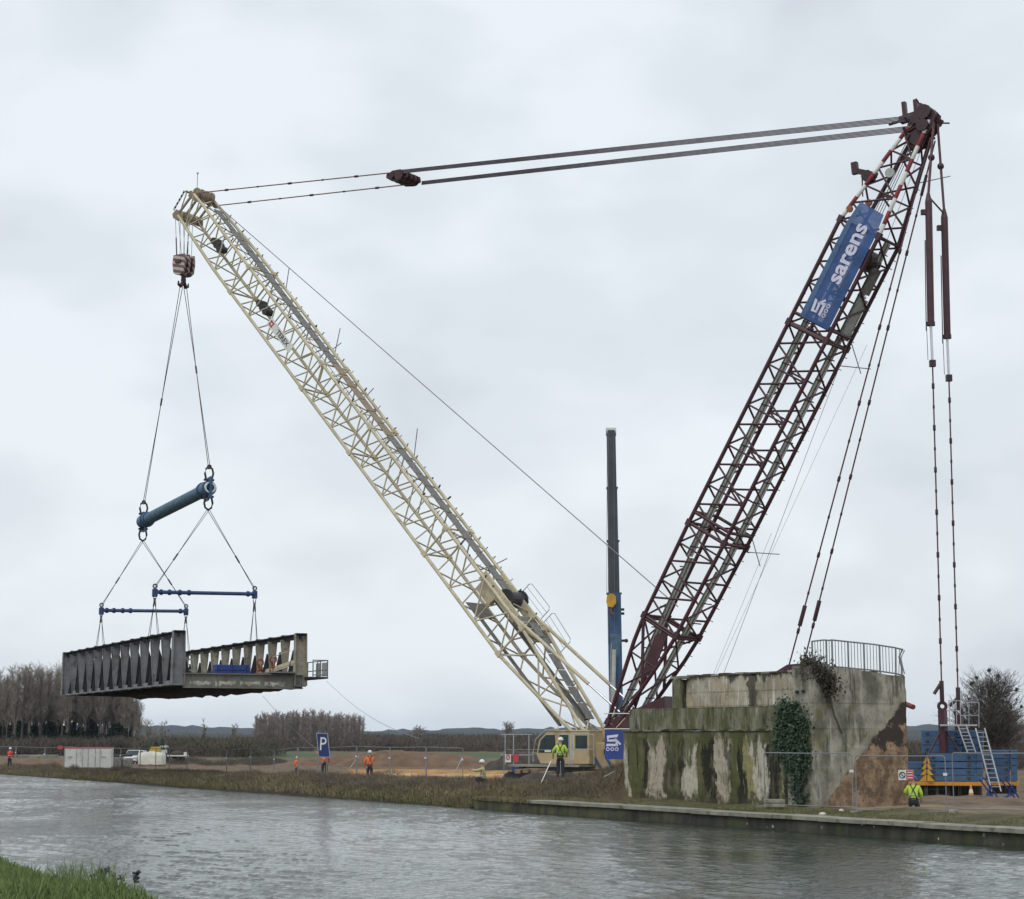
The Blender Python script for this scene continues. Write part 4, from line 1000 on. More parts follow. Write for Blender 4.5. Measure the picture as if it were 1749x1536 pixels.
# striped lower chord as well
# two walkways inside the mast, made of long slats, and a ladder-like cover on the lower side
for r_, u_, t0, t1 in ((.0, .80, .005, .82), (.55, -.70, .005, .82)):
    for k in range(4):
        rr_ = r_ + (k - 1.5) * .155
        n_ = 3
        for i in range(n_):
            a_, b2 = t0 + (t1 - t0) * i / n_, t0 + (t1 - t0) * (i + 1) / n_
            p, q = mast.c(a_ + .0003, rr_, u_), mast.c(b2 - .0003, rr_, u_); m_ = (p + q) / 2
            block('walkway_slat', m_, (.135, (q - p).length, .05), (mast.R, (q - p).normalized(), mast.U), 'walk_pale' if k % 2 else 'grating', crane)
    for i in range(24):
        t = t0 + (t1 - t0) * (i + .5) / 24; bar('walkway_bearer', mast.c(t, r_ - .4, u_ - .05), mast.c(t, r_ + .4, u_ - .05), .04, 'dark_maroon', crane, 5)
# intermediate frames
for t in (.327, .345, .655, .673, .168):
    for u in (-1, 1): bar('cross_frame', mast.c(t, -1, u), mast.c(t, 1, u), .10, 'maroon', crane, 6)
    for r_ in (-1, 1): bar('cross_frame', mast.c(t, r_, -1), mast.c(t, r_, 1), .10, 'maroon', crane, 6)
for sd_ in (-1, 1):
    for i in range(40):
        t = .12 + .8 * (i + random.random() * .5) / 40; p = mast.c(t, sd_, -1 if sd_ > 0 else 1); bar('pin', p, p + (mast.R * sd_ * .5 - mast.U * .8) * random.uniform(.15, .3), .025, 'dark_maroon', crane, 5)
# plates near the mast foot, rope drum
b = MB(); b.prism([mast.c(.105, -1.02, -1.0), mast.c(.175, -1.02, -.55), mast.c(.155, -1.02, .0), mast.c(.085, -1.02, -.5)], mast.R * .1); b.build('knee_plate', 'maroon', crane)
bar('knee_tube', mast.c(.165, -1, .95), mast.c(.075, -1, -1.0), .10, 'maroon', crane, 7); bar('knee_tube', mast.c(.165, 1, .95), mast.c(.075, 1, -1), .10, 'maroon', crane, 7)
b = MB(); c = mast.c(.785, .35, -.3); b.tube(c - mast.R * .7, c + mast.R * .7, .62, 14); b.build('rope_drum', 'dark_maroon', crane)
block('panel_plate', mast.c(.70, .45, -.95), (1.1, 2.6, .05), (mast.R, mast.a, mast.U), 'walk_grey', crane)
block('panel_plate', mast.c(.76, .35, -.95), (1.0, 1.6, .05), (mast.R, mast.a, mast.U), 'grating', crane)
for t, u, r_, v in ((.84, .9, -1.1, 1), (.86, .5, -.6, 1)):
    MB().tube(mast.c(t, r_, u), mast.c(t, r_, u) + mast.R * .14, .20, 14).build('guide_sheave', 'rust_orange', crane)
MB().tube(mast.c(.91, -1.05, .1), mast.c(.91, -.9, .1), .28, 14).build('guide_sheave', 'walk_grey', crane)
# horn on the front of the mast
h0 = mast.c(.90, -.6, 1); b = MB(); b.bar(h0, h0 + CF * 1.3 + UP * .5, .25, .3); b.bar(h0 + CF * 1.3 + UP * .3, h0 + CF * 1.35 + UP * 1.0, .3, .35, CF); b.bar(h0 + CF * .9, h0 + CF * .9 - UP * 1.1, .06, .06, CF)
b.tube(h0 + CF * .5 - CR * .3, h0 + CF * .5 + CR * .3, .35, 10); b.build('rope_horn', 'dark_maroon', crane)
# guide poles on the mast
for t, r_, du, da, ln in ((.915, 1, -.35, .55, 2.3), (.63, 1, -1, .45, 1.9), (.67, 1, -.65, -1, 2.1), (.345, 1, -.55, -1, 2.0), (.32, 1, -1, .5, 2.1)):
    p = mast.c(t, r_, -1); d_ = (mast.R * .8 + mast.U * du + mast.a * da).normalized(); bar('guide_pole', p, p + d_ * ln, .032, 'galv', crane, 5)
# banner inside the near side of the mast
def banner_pt(t, u): return mast.c(t, -1.0, u) - mast.R * .16
t0, t1 = .672, .852
bc = []
e = .012
b = MB()
cw = [banner_pt(t0, .60), banner_pt(t0, -.92), banner_pt(.82, -.92), banner_pt(t1, -.86), banner_pt(t1 + .004, .60), banner_pt(.82, .60)]
b.prism(cw, mast.R * .012); bn = b.build('banner', 'net_blue', crane)
b = MB(); b.prism([q - mast.R * .006 for q in (banner_pt(t0, .60), banner_pt(t0, .36), banner_pt(.82, .36), banner_pt(t1, .36), banner_pt(t1 + .004, .60), banner_pt(.82, .60))], mast.R * .003); b.build('banner_edge', 'net_pale', bn)
b = MB(); b.prism([q - mast.R * .006 for q in (banner_pt(t0, -.50), banner_pt(t0, -.92), banner_pt(.82, -.92), banner_pt(.82, -.50))], mast.R * .003); b.build('banner_edge', 'net_blue', bn)
def on_banner(t, u, off=.02): return banner_pt(t, u) - mast.R * off
letters('sarens', 1.30, basis(on_banner(.782, -.12), mast.a, mast.U), 'logo_white', 'lettering', bn, .004, .035, xs=1.10)
def s_logo(c, X, Y, k, parent, nrm, m='logo_white'):
    """a slanted three-bar S over three rings"""
    def pt(x, y): return c + X * (x * k) + Y * (y * k)
    b = MB()
    for poly in ([(-.46, .62), (.60, .74), (.52, .48), (-.30, .40)], [(-.46, .62), (-.30, .40), (-.22, .12), (-.42, .06)], [(-.42, .06), (-.22, .26), (.40, .30), (.52, .08)],
                 [(.52, .08), (.33, .16), (.36, -.26), (.58, -.34)], [(-.55, -.34), (-.48, -.12), (.36, -.12), (.58, -.34)], [(.22, .34), (.40, .36), (.86, -.14), (.72, -.24)]):
        b.prism([pt(x, y) for x, y in poly], nrm * .008)
    b.build('logo', m, parent)
    for x in (-.38, .03, .44): MB().ring(pt(x, -.62), nrm, .135 * k, .045 * k, 16, 4).build('logo_ring', m, parent)
s_logo(on_banner(.694, -.10), mast.a, mast.U, .72, bn, -mast.R)
# mast head
b = MB(); H = mast.c(1, 0, 0)
for k in (-.45, .45): b.prism([H + mast.R * (k - .05) + mast.a * x + mast.U * y for x, y in ((-1.6, -.4), (-.3, -.8), (.55, -.5), (.75, .05), (.6, .5), (.1, .6), (-1.5, .4))], mast.R * .1)
b.build('mast_head', 'dark_maroon', crane)
for x, y, r_ in ((.30, .05, .42), (-.40, -.25, .36), (-.25, .32, .28)):
    MB().tube(H + mast.a * x + mast.U * y - mast.R * .75, H + mast.a * x + mast.U * y + mast.R * .75, r_, 16).build('mast_sheave', 'dark_maroon', crane)
b = MB(); q0 = H + mast.U * .3 + mast.a * .4
for k in (0, .7):
    b.bar(q0 + CF * (.5 + k), q0 + CF * (.55 + k) + UP * .8, .3, .22, CF)
b.bar(q0 - CF * .2, q0 + CF * 1.5 - UP * .25, .5, .35); b.bar(q0 + CF * 1.3 - UP * .25, q0 + CF * 2.2 - UP * .35, .15, .12); b.build('head_bracket', 'maroon', crane)
block('head_bracket', H + mast.a * -1.2 - mast.U * .1, (.7, 1.4, .7), (mast.R, mast.a, mast.U), 'dark_maroon', crane, .1)

for k_, (x, y, r_, l_) in enumerate(((.55, .45, -.5, .5), (-.1, .6, .5, .6), (-.6, .5, -.6, .5), (.2, -.6, .6, .5), (-.9, -.4, .5, .4), (-1.3, .3, -.5, .6), (-1.6, -.2, .6, .5))):
    p = H + mast.a * x + mast.U * y + mast.R * r_; bar('head_fitting', p, p + (mast.U * y + mast.R * r_ * .5 + mast.a * .3).normalized() * l_, .05 + .02 * (k_ % 3), 'dark_maroon', crane, 6)
    block('head_plate', p, (.22, .3 + .1 * (k_ % 2), .18), (mast.R, mast.a, mast.U), 'maroon', crane, .1)
for k_ in range(5): bar('head_rope', H + mast.a * .2 + mast.R * (k_ - 2) * .2 + mast.U * .3, mast.c(.84, (k_ - 2) * .25, .1), .022, 'rope', crane, 5)
# ---- derrick ropes and pendants
def pendant(p, q, r, m, n, parent=crane, kr=1.9, name='pendant', skip=()):
    o = bar(name, p, q, r, m, parent, 6)
    d_ = (q - p).normalized()
    for i in range(1, n):
        c = p.lerp(q, i / n); L_ = .15 if i % 2 else .09; bar('pendant_link', c - d_ * L_, c + d_ * L_, r * (kr if i % 2 else kr * .75), 'dark_maroon', parent, 6)
    return o
bt_n, bt_f = boom.c(1, -.9, 1) + boom.U * .15, boom.c(.985, .9, 1) + boom.U * .15
mh_n, mh_f = H + CF * .5 - CR * .55 + UP * .05, H + CF * .3 + CR * .75 - UP * .15
fr = .30
tb = [bt_n.lerp(mh_n, .325), bt_f.lerp(mh_f, .325)]
pendant(bt_n, tb[0], .045, 'pendant_rose', 6); pendant(bt_f, tb[1], .045, 'pendant_rose', 6)
tc_ = (tb[0] + tb[1]) / 2; td = (mh_n - bt_n).normalized(); tu = td.cross(CR); tu = tu if tu.z > 0 else -tu
b = MB()
for k in (-1.0, -.3, .3, 1.0): b.prism([tc_ + CR * k * .75 + td * x + tu * y for x, y in ((-.7, .15), (-.2, .38), (.5, .42), (1.0, .2), (1.1, -.15), (.5, -.40), (-.2, -.36), (-.7, -.1))], CR * .08)
b.tube(tc_ - CR * .95 + td * .5, tc_ + CR * .95 + td * .5, .36, 12); b.tube(tc_ - CR * .95 - td * .1, tc_ + CR * .95 - td * .1, .2, 10); b.build('equalizer_block', 'dark_maroon', crane)
for k in range(5):
    for (a_, z_) in ((tb[0] + td * .9, mh_n), (tb[1] + td * .9, mh_f)):
        bar('derrick_rope', a_ + tu * (k - 2) * .055, z_ + tu * (k - 2) * .075, .030, 'rope_violet', crane, 5)
# mast back stays to the rear of the superstructure
RS = C0 - CF * 13.4
for k, (px, py) in ((-1, (1346, 1143)), (1, (1373, 1132))):
    lo = RS + CR * k * .8; lo.z = at(px, py, lo.y).z; lo.x = at(px, py, lo.y).x
    hi = H - CF * .35 + CR * k * .35 - UP * 1.2
    pendant(hi, lo, .045, 'pendant_red', 14)
    d_ = (lo - hi).normalized()
    for f, r_ in ((.085, .09), (.90, .12)):
        c = hi.lerp(lo, f); bar('turnbuckle', c - d_ * .6, c + d_ * .6, r_, 'dark_maroon', crane, 8)
b = MB(); q = RS.copy(); q.z = at(1360, 1140, RS.y).z
b.prism([q + CF * x + UP * y - CR * 1.4 for x, y in ((2.0, -.55), (1.2, -.2), (.6, .12), (-.7, .2), (-.9, -.55))], CR * 2.8); b.build('rear_anchor', 'maroon', crane)
# counterweight pendants with hydraulic cylinders
CWp = at(1623, 1200, 101.6)
pend_low = []
for k, (cx1, cy1, cx2, cy2, ry, bx, by) in ((-1, (1586, 345, 1590, 556, 615, 1609, 1192)), (1, (1613, 372, 1618, 578, 640, 1637, 1203))):
    D = CWp.y + k * .7
    a_, b2, c2, e_ = at(cx1, cy1, D), at(cx2, cy2, D), at(cx2 + 2.5, ry, D), at(bx, by, D)
    hi = H - CF * .55 + CR * k * .3 - UP * .3
    mid = hi.lerp(a_, .45)
    for s_ in (-.08, .08): bar('link_bar', hi + CR * s_, a_ + CR * s_ + UP * .4, .045, 'pendant_red', crane, 6)
    MB().ball(mid, .2, 8, 6).build('pendant_joint', 'dark_maroon', crane)
    bar('hydraulic_cylinder', a_, b2, .20, 'maroon', crane, 12)
    b = MB(); b.tube(a_ + UP * .5, a_, .09, 8, .2); b.tube(b2 - UP * .02, b2 + UP * .2, .235, 12); b.box(a_ - V((.28, 0, .6)), (.32, .25, .28)); b.tube(a_ - V((.27, 0, 2.2)), b2 - V((.27, 0, .3)), .03, 5); b.build('cylinder_fitting', 'dark_maroon', crane)
    bar('piston_rod', b2, c2, .075, 'chrome', crane, 8); bar('piston_rod', b2 - V((.24, 0, -.1)), c2 - V((.24, 0, 0)), .02, 'wire_grey', crane, 5)
    MB().box(c2 - UP * .2, (.32, .3, .36)).build('pendant_joint', 'dark_maroon', crane)
    pendant(c2 - UP * .3, e_ + UP * .7, .042, 'pendant_red', 15)
    bar('lower_link', e_ + UP * .9, e_ - UP * .2, .12, 'dark_maroon', crane, 8)
    MB().ring(e_ - UP * .45, V((0, 1, 0)), .2, .09, 14, 6).build('pendant_shackle', 'dark_maroon', crane)
    pend_low.append(e_)
bar('tie_bar', at(1587, 337, CWp.y - .7), at(1613, 366, CWp.y + .7), .05, 'maroon', crane, 6)

# hoist rope from the boom tip to the winch in the mast
ro = mast.c(.205, -.3, 0); bar('hoist_rope', boom.c(1, .6, 1.05), ro, .032, 'wire_grey', crane, 5)
bar('hoist_rope', H - CF * .4, C0 - CF * 7 + UP * 4.5, .016, 'wire_grey', crane, 4)
for t in (.66, .35): bar('signal_wire', mast.c(t, 1, -1) - CF * 1.2, C0 - CF * 6 + UP * 4, .009, 'wire_grey', crane, 4)
# backstops between boom foot and mast
for sd_ in (-1, 1):
    p, q = boom.c(.175, sd_, 1), mast.c(.025, sd_ * .95, -.2); m_ = p.lerp(q, .72)
    bar('backstop', p, m_, .12, 'cream', crane, 8); bar('backstop_rod', m_, q, .07, 'chrome', crane, 8)
# ---- superstructure, cab, crawlers
b = MB(); b.bar(C0 + CF * 3.2 + UP * 1.55, C0 - CF * 13.5 + UP * 1.55, 2.9, .75); b.build('superstructure', 'cab_cream', crane)
b = MB(); b.tube(C0 + UP * .7, C0 + UP * 1.2, 1.5, 20); b.build('slew_ring', 'dark_steel', crane)
for sd_ in (-1, 1):   # boom foot lugs
    b = MB(); p = BF + CR * sd_ * 1.2
    b.prism([p - CR * .12 + CF * x + UP * y for x, y in ((-1.3, -1.5), (.9, -1.5), (.75, -.3), (.35, .3), (-.2, .35), (-.5, -.1))], CR * .24); b.build('boom_foot_lug', 'cab_cream', crane)
b = MB(); p = C0 - CF * 1.9 - CR * 2.05   # hook shaped bracket in front of the blue banner
b.prism([p + CF * x + UP * y for x, y in ((1.1, 1.3), (.9, 1.35), (.2, 1.2), (-.9, .55), (-1.15, .8), (-1.25, 1.7), (-1.0, 2.2), (-1.15, 3.05), (-.8, 3.3), (-.35, 2.95), (.25, 2.75), (.6, 3.2), (1.1, 3.7))], CR * .5); b.build('side_bracket', 'cab_cream', crane)
for sd_ in (-1, 1):   # crawler tracks with shoes
    b = MB(); cc = C0 + CR * sd_ * 3.6; pts = []
    for i in range(12): a_ = math.pi / 2 + math.pi * i / 11; pts.append((-4.2 + .62 * math.cos(a_), .48 + .62 * math.sin(a_)))
    for i in range(12): a_ = -math.pi / 2 + math.pi * i / 11; pts.append((4.2 + .62 * math.cos(a_), .48 + .62 * math.sin(a_)))
    b.prism([cc - CR * .6 + CF * x + UP * y for x, y in pts], CR * 1.2); tr = b.build('crawler_track', 'dark_steel', crane)
    for i in range(20):
        block('track_shoe', cc + CF * (-4.1 + i * .43) + UP * 1.13, (.38, 1.5, .07), (CF, CR, UP), 'grating', tr)
b = MB(); b.bar(C0 - CR * 3.2 + UP * .6, C0 + CR * 3.2 + UP * .6, 2.2, .6); b.build('car_body', 'dark_steel', crane)
# mast foot shroud, dark maroon, behind the banner
b = MB(); p = MF - CF * .5; b.prism([p - CR * 1.3 + CF * x + UP * y for x, y in ((1.2, -1.9), (1.35, -.6), (.7, .25), (-.6, .75), (-3.2, 1.7), (-3.4, -1.9))], CR * 2.6); b.build('mast_foot', 'maroon', crane)
# cab
cc = C0 + CF * .45 - CR * 3.3; cz0, cz1 = 1.62, 3.50
side = [(-1.75, cz0), (1.65, cz0), (1.92, cz0 + .5), (1.75, cz0 + 1.35), (1.2, cz1 - .05), (.95, cz1), (-1.75, cz1)]
b = MB(); b.prism([cc - CR * .75 + CF * x + UP * y for x, y in side], CR * 1.5); cab = b.build('cab', 'cab_cream', crane)
def pane(poly, name='window', m='glass'):
    b = MB(); b.prism([cc - CR * .765 + CF * x + UP * y for x, y in poly], CR * .02); return b.build(name, m, cab)
pane([(.55, cz0 + .62), (1.80, cz0 + .62), (1.62, cz0 + 1.35), (1.25, cz1 - .22), (.62, cz1 - .22)])
pane([(-.38, cz0 + .62), (.35, cz0 + .62), (.35, cz1 - .22), (-.38, cz1 - .22)])
pane([(-1.62, cz0 + .85), (-.8, cz0 + .85), (-.8, cz1 - .25), (-1.62, cz1 - .25)])
pane([(-.72, cz0 + .2), (-.45, cz0 + .2), (-.45, cz1 - .2), (-.72, cz1 - .2)], 'door_post', 'cream')
block('roof_edge', cc + CF * -.4 + UP * (cz1 + .03), (2.8, 1.6, .07), (CF, CR, UP), 'cream', cab)
b = MB(); b.path([cc - CR * .8 + CF * x + UP * y for x, y in ((2.12, cz0 + .1), (2.15, cz0 + .6), (1.95, cz0 + 1.4), (1.3, cz1 + .05), (.6, cz1 + .08))], .035, 6); b.build('cab_guard', 'galv', cab)
MB().ball(cc + CF * 1.0 + UP * (cz1 + .18), .16, 8, 6, .7).build('beacon', 'white_paint', cab)
block('document', cc + CF * 1.1 - CR * .79 + UP * (cz0 + .72), (.45, .01, .12), (CF, CR, UP), 'white_paint', cab)
block('machine_house', C0 - CF * 1.6 - CR * 2.5 + UP * 2.05, (1.9, 1.6, 1.6), (CF, CR, UP), 'cab_cream', crane, .04)
block('machine_house', C0 + CF * 1.2 - CR * 2.9 + UP * 1.2, (4.0, 1.9, .4), (CF, CR, UP), 'coping', crane, .04)
for x, y, s_ in ((-1.9, 2.3, .12), (-2.15, 2.3, .12)): block('vent_slot', C0 + CF * x - CR * 3.32 + UP * y, (.09, .02, .3), (CF, CR, UP), 'dark_steel', crane)
# deck, rails, boards on the cab platform
block('cab_deck', cc + CF * .9 - CR * .9 + UP * 1.50, (5.2, 1.6, .12), (CF, CR, UP), 'coping', crane)
def railing(pts, hts, m='galv', posts=None, nm='deck_rail'):
    for h in hts: MB().path([p + UP * h for p in pts], .028, 6).build(nm, m, crane)
    for p in posts or pts: bar('deck_post', p, p + UP * max(hts), .028, m, crane, 6)
dk = cc - CR * 1.6 + UP * 1.56
railing([dk + CF * 3.9, dk + CF * 1.7], (.55, 1.75), posts=[dk + CF * 3.6, dk + CF * 3.0, dk + CF * 1.9])
railing([dk - CF * .2, dk - CF * .9], (.9, 1.75)); railing([dk - CF * 1.1, dk - CF * 2.6], (.9, 1.75))
block('warning_board', dk + CF * 3.35 - CR * .05 + UP * .35, (.40, .03, .46), (CF, CR, UP), 'white_paint', crane)
block('warning_board', dk + CF * 2.8 - CR * .05 + UP * .38, (.38, .03, .46), (CF, CR, UP), 'sign_red', crane)
b = MB(); e_ = dk + CF * 3.35 - CR * .07 + UP * .42; b.ring(e_, CR, .13, .03, 14, 5); b.bar(e_ - CF * .1 + UP * .12, e_ + CF * .1 - UP * .12, .05, .012, CR); b.build('prohibition_mark', 'sign_red', crane)
block('deck_foot', cc + CF * 3.6 + CR * .2 + UP * 1.15, (1.0, 1.0, .6), (CF, CR, UP), 'bar_blue', crane, .1)
b = MB()
for k in (0, .8): b.bar(C0 - CF * (1.3 + k) - CR * 3.5 + UP * 2.0, C0 - CF * (2.6 + k) - CR * 3.6 + UP * .2, .1, .12)
b.build('access_stair', 'blue_paint', crane)
# banner with the S mark at the mast foot
bb = at(1056, 1272, C0.y - 6.5); bx_ = V((1, -.12, 0)).normalized(); bnrm = V((-.12, -1, 0)).normalized()
MB().box(bb, (1.55, .03, 1.65), (bx_, bnrm, UP)).build('foot_banner', 'banner_blue', crane)
s_logo(bb + bnrm * .03 - bx_ * .36 + UP * .12, bx_, UP, .62, bpy.data.objects['foot_banner'], bnrm)
for z_ in (.88, 1.75): bar('foot_rail', bb - bx_ * .8 + UP * z_, bb + bx_ * 1.0 + UP * z_, .03, 'white_paint', crane, 6)
bar('foot_rail', bb - bx_ * .1 + UP * .95, bb + bx_ * .4 + UP * 1.5, .03, 'cream', crane, 6)

# ------------------------------------------------------------------ hook block with ropes
hb = at(314, 454, 134.6)
hk = thing('hook_block', hb - UP * 1.6, 'red and white striped hook block under the boom tip', 'hook block')
b = MB()
for k in (-.42, 0, .42): b.prism([hb + CR * k * 1.15 - CR * .08 + CF * x + UP * y for x, y in ((-.55, .75), (.55, .75), (.62, .1), (.5, -.6), (.2, -.78), (-.2, -.78), (-.5, -.6), (-.62, .1))], CR * .16)
b.build('cheek_plate', 'block_stripes', hk)
for k in (-.25, .25): MB().tube(hb + CR * (k * 1.15 - .09) + UP * .15, hb + CR * (k * 1.15 + .09) + UP * .15, .58, 16).build('sheave', 'dark_maroon', hk)
b = MB(); b.box(hb + UP * .2, (1.35, .5, .22), (CR, CF, UP)); b.build('cross_bar', 'maroon', hk)
b = MB(); b.tube(hb - UP * .75, hb - UP * 1.15, .16, 10, .2); b.path([hb - UP * 1.1, hb - UP * 1.35 + CR * .1, hb - UP * 1.6 + CR * .28, hb - UP * 1.5 + CR * .5, hb - UP * 1.25 + CR * .52], [.16, .15, .14, .1, .05], 8); b.path([hb - UP * 1.1, hb - UP * 1.35 - CR * .1, hb - UP * 1.6 - CR * .28, hb - UP * 1.5 - CR * .5, hb - UP * 1.25 - CR * .52], [.16, .15, .14, .1, .05], 8); b.build('double_hook', 'dark_maroon', hk)
for k in (-.75, -.25, .25, .75):
    for f in (-.4, .4):
        p = hs + CR * k + CF * (.35 if f > 0 else .05); q = hb + CR * k * .7 + UP * .7 + CF * f * .6
        bar('hoist_fall', p, q, .02, 'wire_grey', hk, 5)
        if f > 0 and abs(k) > .5: bar('rope_socket', p.lerp(q, .55), q, .045, 'dark_maroon', hk, 6)

# ------------------------------------------------------------------ the lifted bridge span
B0 = at(303, 1172, 120); BD = V((-.42, .905, 0)).normalized(); BR = V((BD.y, -BD.x, 0)); LB, WB, HB = 34.0, 8.15, 3.45
def BP(a, r, z): return B0 + BD * a + BR * r + UP * z
br = thing('bridge_span', BP(LB / 2, WB / 2, 0), 'old grey steel truss bridge span hanging from the crane', 'bridge')
NP = 12
def truss(r0, sgn, tone, near_extra):
    """r0: offset of the truss plane, sgn: +1 points to the inside"""
    for nm, z, h in (('top_chord', HB, .30), ('bottom_chord', .12, .26)):
        b = MB(); b.bar(BP(-.1, r0, z), BP(LB + .1, r0, z), .62, .07); b.bar(BP(-.1, r0, z - .17 if z > 1 else z + .15), BP(LB + .1, r0, z - .17 if z > 1 else z + .15), .1, .27)
        for i in range(NP + 1): b.box(BP(LB * i / NP, r0, z + .05 if z > 1 else z - .04), (.72, .5, .06), (BR, BD, UP))
        b.build(nm, 'bridge_grey' if z < 1 else 'bridge_dark', br)
    for i in range(NP):
        a = LB * (i + .12) / NP
        # flared post: wide below the top chord, narrow at the foot; web across the bridge
        b = MB(); w1, w0 = .64, .15
        b.prism([BP(a, r0 - w1 / 2, HB - .2), BP(a, r0 + w1 / 2, HB - .2), BP(a, r0 + w1 / 2, HB - .55), BP(a, r0 + w0 / 2, .2), BP(a, r0 - w0 / 2, .2), BP(a, r0 - w1 / 2, HB - .55)], BD * .05)
        b.bar(BP(a, r0 - w1 / 2, HB - .25), BP(a, r0 - w0 / 2, .2), .03, .10, BD); b.bar(BP(a, r0 + w1 / 2, HB - .25), BP(a, r0 + w0 / 2, .2), .03, .10, BD)
        b.build('post', tone, br)
        # bracket: triangular web on the floor beam, wide at the deck
        b = MB(); s_ = sgn; ap_ = .55 if sgn > 0 else 1.0
        b.prism([BP(a + .3, r0 + s_ * .22, HB - ap_), BP(a + .3, r0 + s_ * .30, HB - ap_), BP(a + .3, r0 + s_ * (1.2 if sgn > 0 else .8), .2), BP(a + .3, r0 - s_ * .36, .2)], BD * .05)
        b.build('bracket', 'bridge_dark', br)
    for a in (0, LB):
        b = MB(); sg = -1 if a == 0 else 1
        b.prism([BP(a, r0 - .42, .1), BP(a, r0 + .42, .1), BP(a + sg * -.1, r0 + .38, HB + .05), BP(a + sg * -.1, r0 - .38, HB + .05)], BD * .08)
        for k in (-.42, .40): b.prism([BP(a + sg * .0 - .2, r0 + k, .1), BP(a + .25, r0 + k, .1), BP(a + .2, r0 + k * .92, HB + .05), BP(a - .15, r0 + k * .92, HB + .05)], BR * .05)
        b.build('end_post', tone, br)
truss(0, 1, 'bridge_grey', 0); truss(WB, -1, 'bridge_cream', 0)
# floor: end beams, deck slab, cross beams, stringers, ragged broken edge
b = MB(); b.box(BP(LB / 2, WB / 2, .80), (WB - .9, LB - .2, .14), (BR, BD, UP)); b.build('deck', 'deck_top', br)
for i in range(NP + 1):
    a = LB * i / NP; end = i in (0, NP)
    b = MB(); h = .88 if end else .62; zc_ = .36 if i == 0 else .55 if end else .35; r0_, w_ = (WB / 2 + .25, WB - .15) if end else (WB / 2, WB - .5)
    b.box(BP(a, r0_, zc_), (w_, .06, h), (BR, BD, UP)); b.box(BP(a, r0_, zc_ + h / 2), (w_, .4, .05), (BR, BD, UP)); b.box(BP(a, r0_, zc_ - h / 2), (w_, .4, .05), (BR, BD, UP))
    if end:
        for k in range(5): b.box(BP(a - .06, .5 + WB * (k + .25) / 4.8, zc_), (.05, .12, h), (BR, BD, UP))
    b.build('end_beam' if end else 'cross_beam', 'bridge_tan' if end else 'bridge_rust', br)
for k in range(6):
    b = MB(); b.box(BP(LB / 2, WB * (k + .5) / 6, .48), (.22, LB - .3, .40), (BR, BD, UP)); b.build('stringer', 'bridge_rust', br)
rn = random.Random(3)
for k in range(4):   # peeled pale paint patches on the near end beam
    c0 = .8 + k * 1.65; b = MB(); pts = []
    n_ = 9
    up_ = [(c0 + 1.35 * i / n_, +.33 + rn.uniform(-.05, .06)) for i in range(n_ + 1)]; dn = [(c0 + 1.35 * i / n_, +.12 + rn.uniform(-.12, .06)) for i in range(n_, -1, -1)]
    b.prism([BP(-.045, r_, z_) for r_, z_ in up_ + dn], BD * .008); b.build('peeled_paint', 'peeled', br)
b = MB(); vs = []   # concrete and dirt clinging below the deck
n1_, n2_ = 34, 10
for i in range(n1_ + 1):
    for j in range(n2_ + 1):
        vs.append(BP(LB * i / n1_, .4 + (WB + .2 - .4) * j / n2_, (.10 if j < 7 else -.02) - abs(rn.gauss(.06, .10)) * (j / n2_)))
b.add(vs, [(i * (n2_ + 1) + j, i * (n2_ + 1) + j + 1, (i + 1) * (n2_ + 1) + j + 1, (i + 1) * (n2_ + 1) + j) for i in range(n1_) for j in range(n2_)])
b.build('soffit', 'bridge_rust', br)
# footway outside the far truss with railing
b = MB(); b.box(BP(LB / 2 - 1, WB + .95, .62), (1.3, LB, .12), (BR, BD, UP)); b.build('footway', 'bridge_dark', br)
for h in (1.55, .95): bar('footway_rail', BP(-1.0, WB + 1.55, h + .2), BP(LB - 1, WB + 1.55, h + .2), .035, 'bridge_grey', br, 6)
for h in (1.45, .5): bar('footway_rail', BP(-1.0, WB + .55, h + .3), BP(-1.0, WB + 1.55, h + .3), .035, 'bridge_grey', br, 6)
for k in range(3): bar('footway_post', BP(-1.0, WB + .55 + k * .5, .62), BP(-1.0, WB + .55 + k * .5, 1.78), .04, 'bridge_grey', br, 6)
for k in range(18): bar('footway_post', BP(-1.0 + LB * k / 17, WB + 1.55, .62), BP(-1.0 + LB * k / 17, WB + 1.55, 1.78), .035, 'bridge_grey', br, 6)
for k in range(2): block('footway_grill', BP(-1 + k * 1.2 + .6, WB + 1.55, 1.18), (.03, 1.0, .9), (BR, BD, UP), 'walk_grey', br)
# gate-like rail at the near left portal, guardrail beams
b = MB()
for z_ in (.75, 1.05, 1.4, 1.75): b.bar(BP(1.2, .55, z_), BP(1.2, 1.35, z_), .05, .09)
for r_ in (.6, 1.3): b.bar(BP(1.2, r_, .5), BP(1.2, r_, 1.85), .07, .07, BR)
b.build('inner_rail', 'walk_grey', br)
b = MB()
p, q = BP(5.0, WB - .75, 1.15), BP(-.1, WB - .35, 1.65)
for k in (-.11, .0, .11): b.bar(p + UP * k, q + UP * k, .06 + .05 * (k == 0), .12)
b.build('guardrail', 'cream', br)
bar('handrail', BP(4.0, WB - .8, 2.05), BP(.3, WB - .6, 2.4), .03, 'cream', br, 6)
block('road_plate', BP(1.6, WB - 1.2, .95), (1.6, 4.2, .1), (BR, BD, UP), 'bridge_tan', br)
for a, r_, z_ in ((6.5, WB - .7, 1.35), (3.6, WB - .7, 1.45)):
    b = MB(); c = BP(a, r_, z_)
    for k in range(4): b.ring(c + UP * (.5 - k * .35), BR if k % 2 else BD, .22, .07, 12, 5)
    b.build('chain_shackle', 'rust_orange', br)
